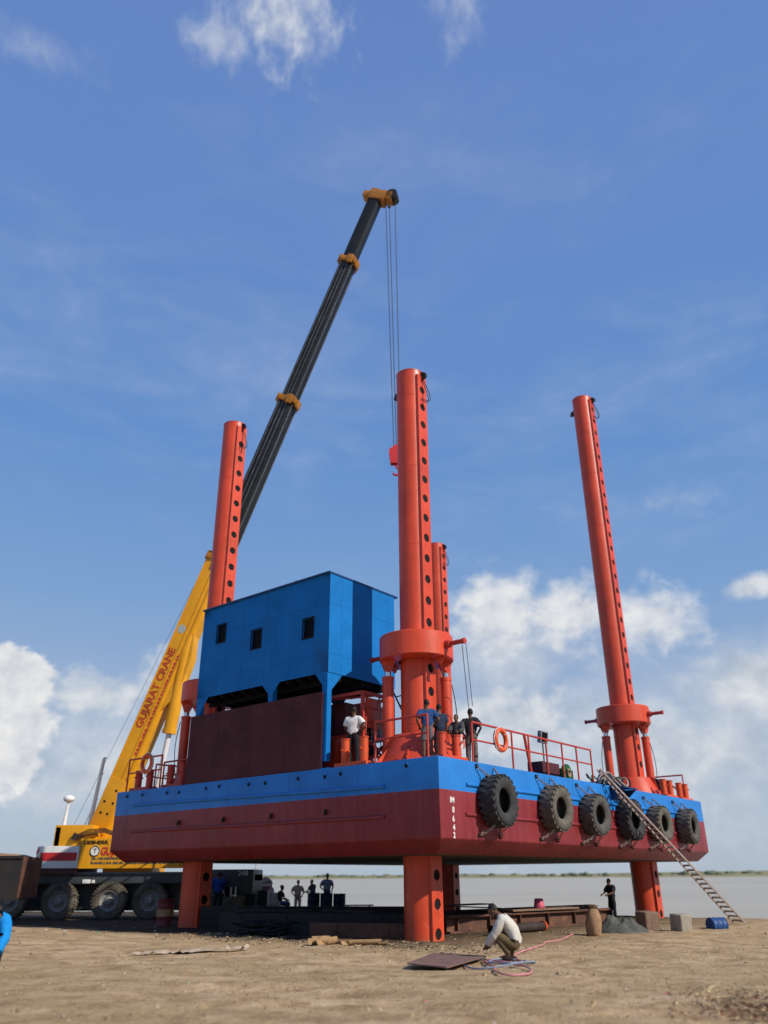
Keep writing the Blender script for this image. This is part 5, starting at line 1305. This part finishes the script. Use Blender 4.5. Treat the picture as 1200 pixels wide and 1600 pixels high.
soft = mx(blob(-11.2, 56.4, 9.5, 4.0, 2.0, 1.2, .72, n_mid), blob(-17.0, 54.6, 5.5, 2.2, 1.8, 1.1, .5, n_mid), blob(8.5, 57.0, 4.2, 3.0, 2.0, 1.5, .42, n_mid),
          blob(-18.5, 6.5, 13, 7.5, 1.6, 1.2, .68, n_big), blob(-20.1, 11.2, 5.6, 2.0, 1.8, .8, .8, n_mid), blob(-15.5, 11.6, 3.6, 3.4, 1.8, .9, .66, n_mid),
          blob(17, 7.0, 19, 9.5, 1.5, 1.0, .80, n_big), blob(24.0, 10.6, 8, 5.0, 1.7, .8, .90, n_big), blob(9.0, 9.8, 6.5, 4.2, 1.8, .8, .85, n_mid), blob(10, 14.5, 7, 4.0, 1.6, 1.0, .75, n_big), blob(2, 3.5, 40, 4.5, 1.2, 1.4, .55, n_lo),
          blob(26.2, 17.4, 2.8, 1.1, 1.5, .8, .85, n_mid), blob(22.5, 24, 6, 1.6, 2.0, 1.6, .30, n_mid), blob(-33, 50.5, 6, 1.6, 2.2, 1.5, .25, n_mid), blob(-14, 34, 40, 12, 3.0, 2.2, .22, n_wsp), blob(16, 30, 36, 12, 3.0, 2.2, .24, n_wsp), blob(5, 48, 40, 8, 3.0, 2.4, .16, n_wsp))
hard = mx(blob(-26.2, 8.6, 4.4, 4.8, 1.0, .22, 1.0, n_fine), blob(-25.4, 11.6, 3.0, 2.4, 1.0, .22, 1.0, n_fine), blob(8.8, 17.4, 5.4, 3.8, 1.7, .8, .95, n_mid), blob(14.2, 17.0, 8.0, 3.0, 1.7, .8, .9, n_mid), blob(19.2, 16.2, 4.6, 2.8, 1.7, .8, .82, n_mid))
def rampw(f, st):
    r = nt.nodes.new('ShaderNodeValToRGB'); cr_ = r.color_ramp
    cr_.elements[0].position = st[0][0]; cr_.elements[0].color = c4(st[0][1]); cr_.elements[1].position = st[1][0]; cr_.elements[1].color = c4(st[1][1])
    for p, c in st[2:]:
        e = cr_.elements.new(p); e.color = c4(c)
    nt.links.new(f, r.inputs[0]); return r.outputs[0]
def mixw(f, a, b):
    m = nt.nodes.new('ShaderNodeMix'); m.data_type = 'RGBA'
    for s, v in ((0, f), (6, a), (7, b)):
        if hasattr(v, 'node'): nt.links.new(v, m.inputs[s])
        elif s == 0: m.inputs[0].default_value = v
        else: m.inputs[s].default_value = c4(v)
    return m.outputs[2]
K = 1 / SKYS
def scl(c): return tuple(x * K for x in c)
def vmul(colr, k):
    n = nt.nodes.new('ShaderNodeVectorMath'); n.operation = 'SCALE'; nt.links.new(colr, n.inputs[0]); n.inputs[3].default_value = k; return n.outputs[0]
soft_c = vmul(rampw(n_mid, [(.3, (.48, .53, .60)), (.5, (.62, .66, .71)), (.68, (.80, .81, .82))]), K)
hard_c = vmul(mixw(.5, rampw(n_mid, [(.28, (.50, .54, .61)), (.5, (.72, .74, .77)), (.66, (.86, .86, .84))]), rampw(n_fine, [(.30, (.55, .58, .64)), (.5, (.76, .77, .79)), (.66, (.90, .89, .87))])), K)
# photo's sky: periwinkle high up, pale and hazy low down
eln = M_('DIVIDE', el, 60.0)
grad = vmul(rampw(eln, [(0.0, (.43, .51, .61)), (1.0, (.135, .245, .575)), (.13, (.37, .47, .63)), (.30, (.21, .37, .65)), (.48, (.13, .29, .63)), (.7, (.135, .268, .605))]), K)
base = mixw(.90, sky.outputs[0], grad)
c = mixw(soft, base, soft_c); c = mixw(hard, c, hard_c)
nt.links.new(c, bg.inputs['Color'])

su = bpy.data.lights.new('sun', 'SUN'); su.energy = 4.9; su.angle = R(.5); su.color = (1, .93, .82)
so = bpy.data.objects.new('sun', su); col.objects.link(so); so.rotation_euler = SUN.to_track_quat('Z', 'Y').to_euler(); so.location = (20, -20, 40)

ca = bpy.data.cameras.new('camera'); co_ = bpy.data.objects.new('camera', ca); col.objects.link(co_); scene.camera = co_
ca.sensor_fit = 'VERTICAL'; ca.sensor_height = 36; ca.sensor_width = 27; ca.lens = 1234.01 / 1600 * 36; ca.clip_end = 20000; ca.clip_start = .05
p, r = .4331664, -.0059124
X = Vector((math.cos(r), math.sin(r) * -math.sin(p), math.sin(r) * math.cos(p))); U = Vector((-math.sin(r), math.cos(r) * -math.sin(p), math.cos(r) * math.cos(p))); F = Vector((0, math.cos(p), math.sin(p)))
co_.matrix_world = frame(X, U, -F, (0, 0, 1.6))
ca.dof.use_dof = True; ca.dof.focus_distance = 23; ca.dof.aperture_fstop = .0277 / .065
scene.view_settings.view_transform = 'Standard'; scene.view_settings.look = 'None'; scene.view_settings.exposure = 0
scene.cycles.max_bounces = 6
bpy.data.scenes.remove(SCR)
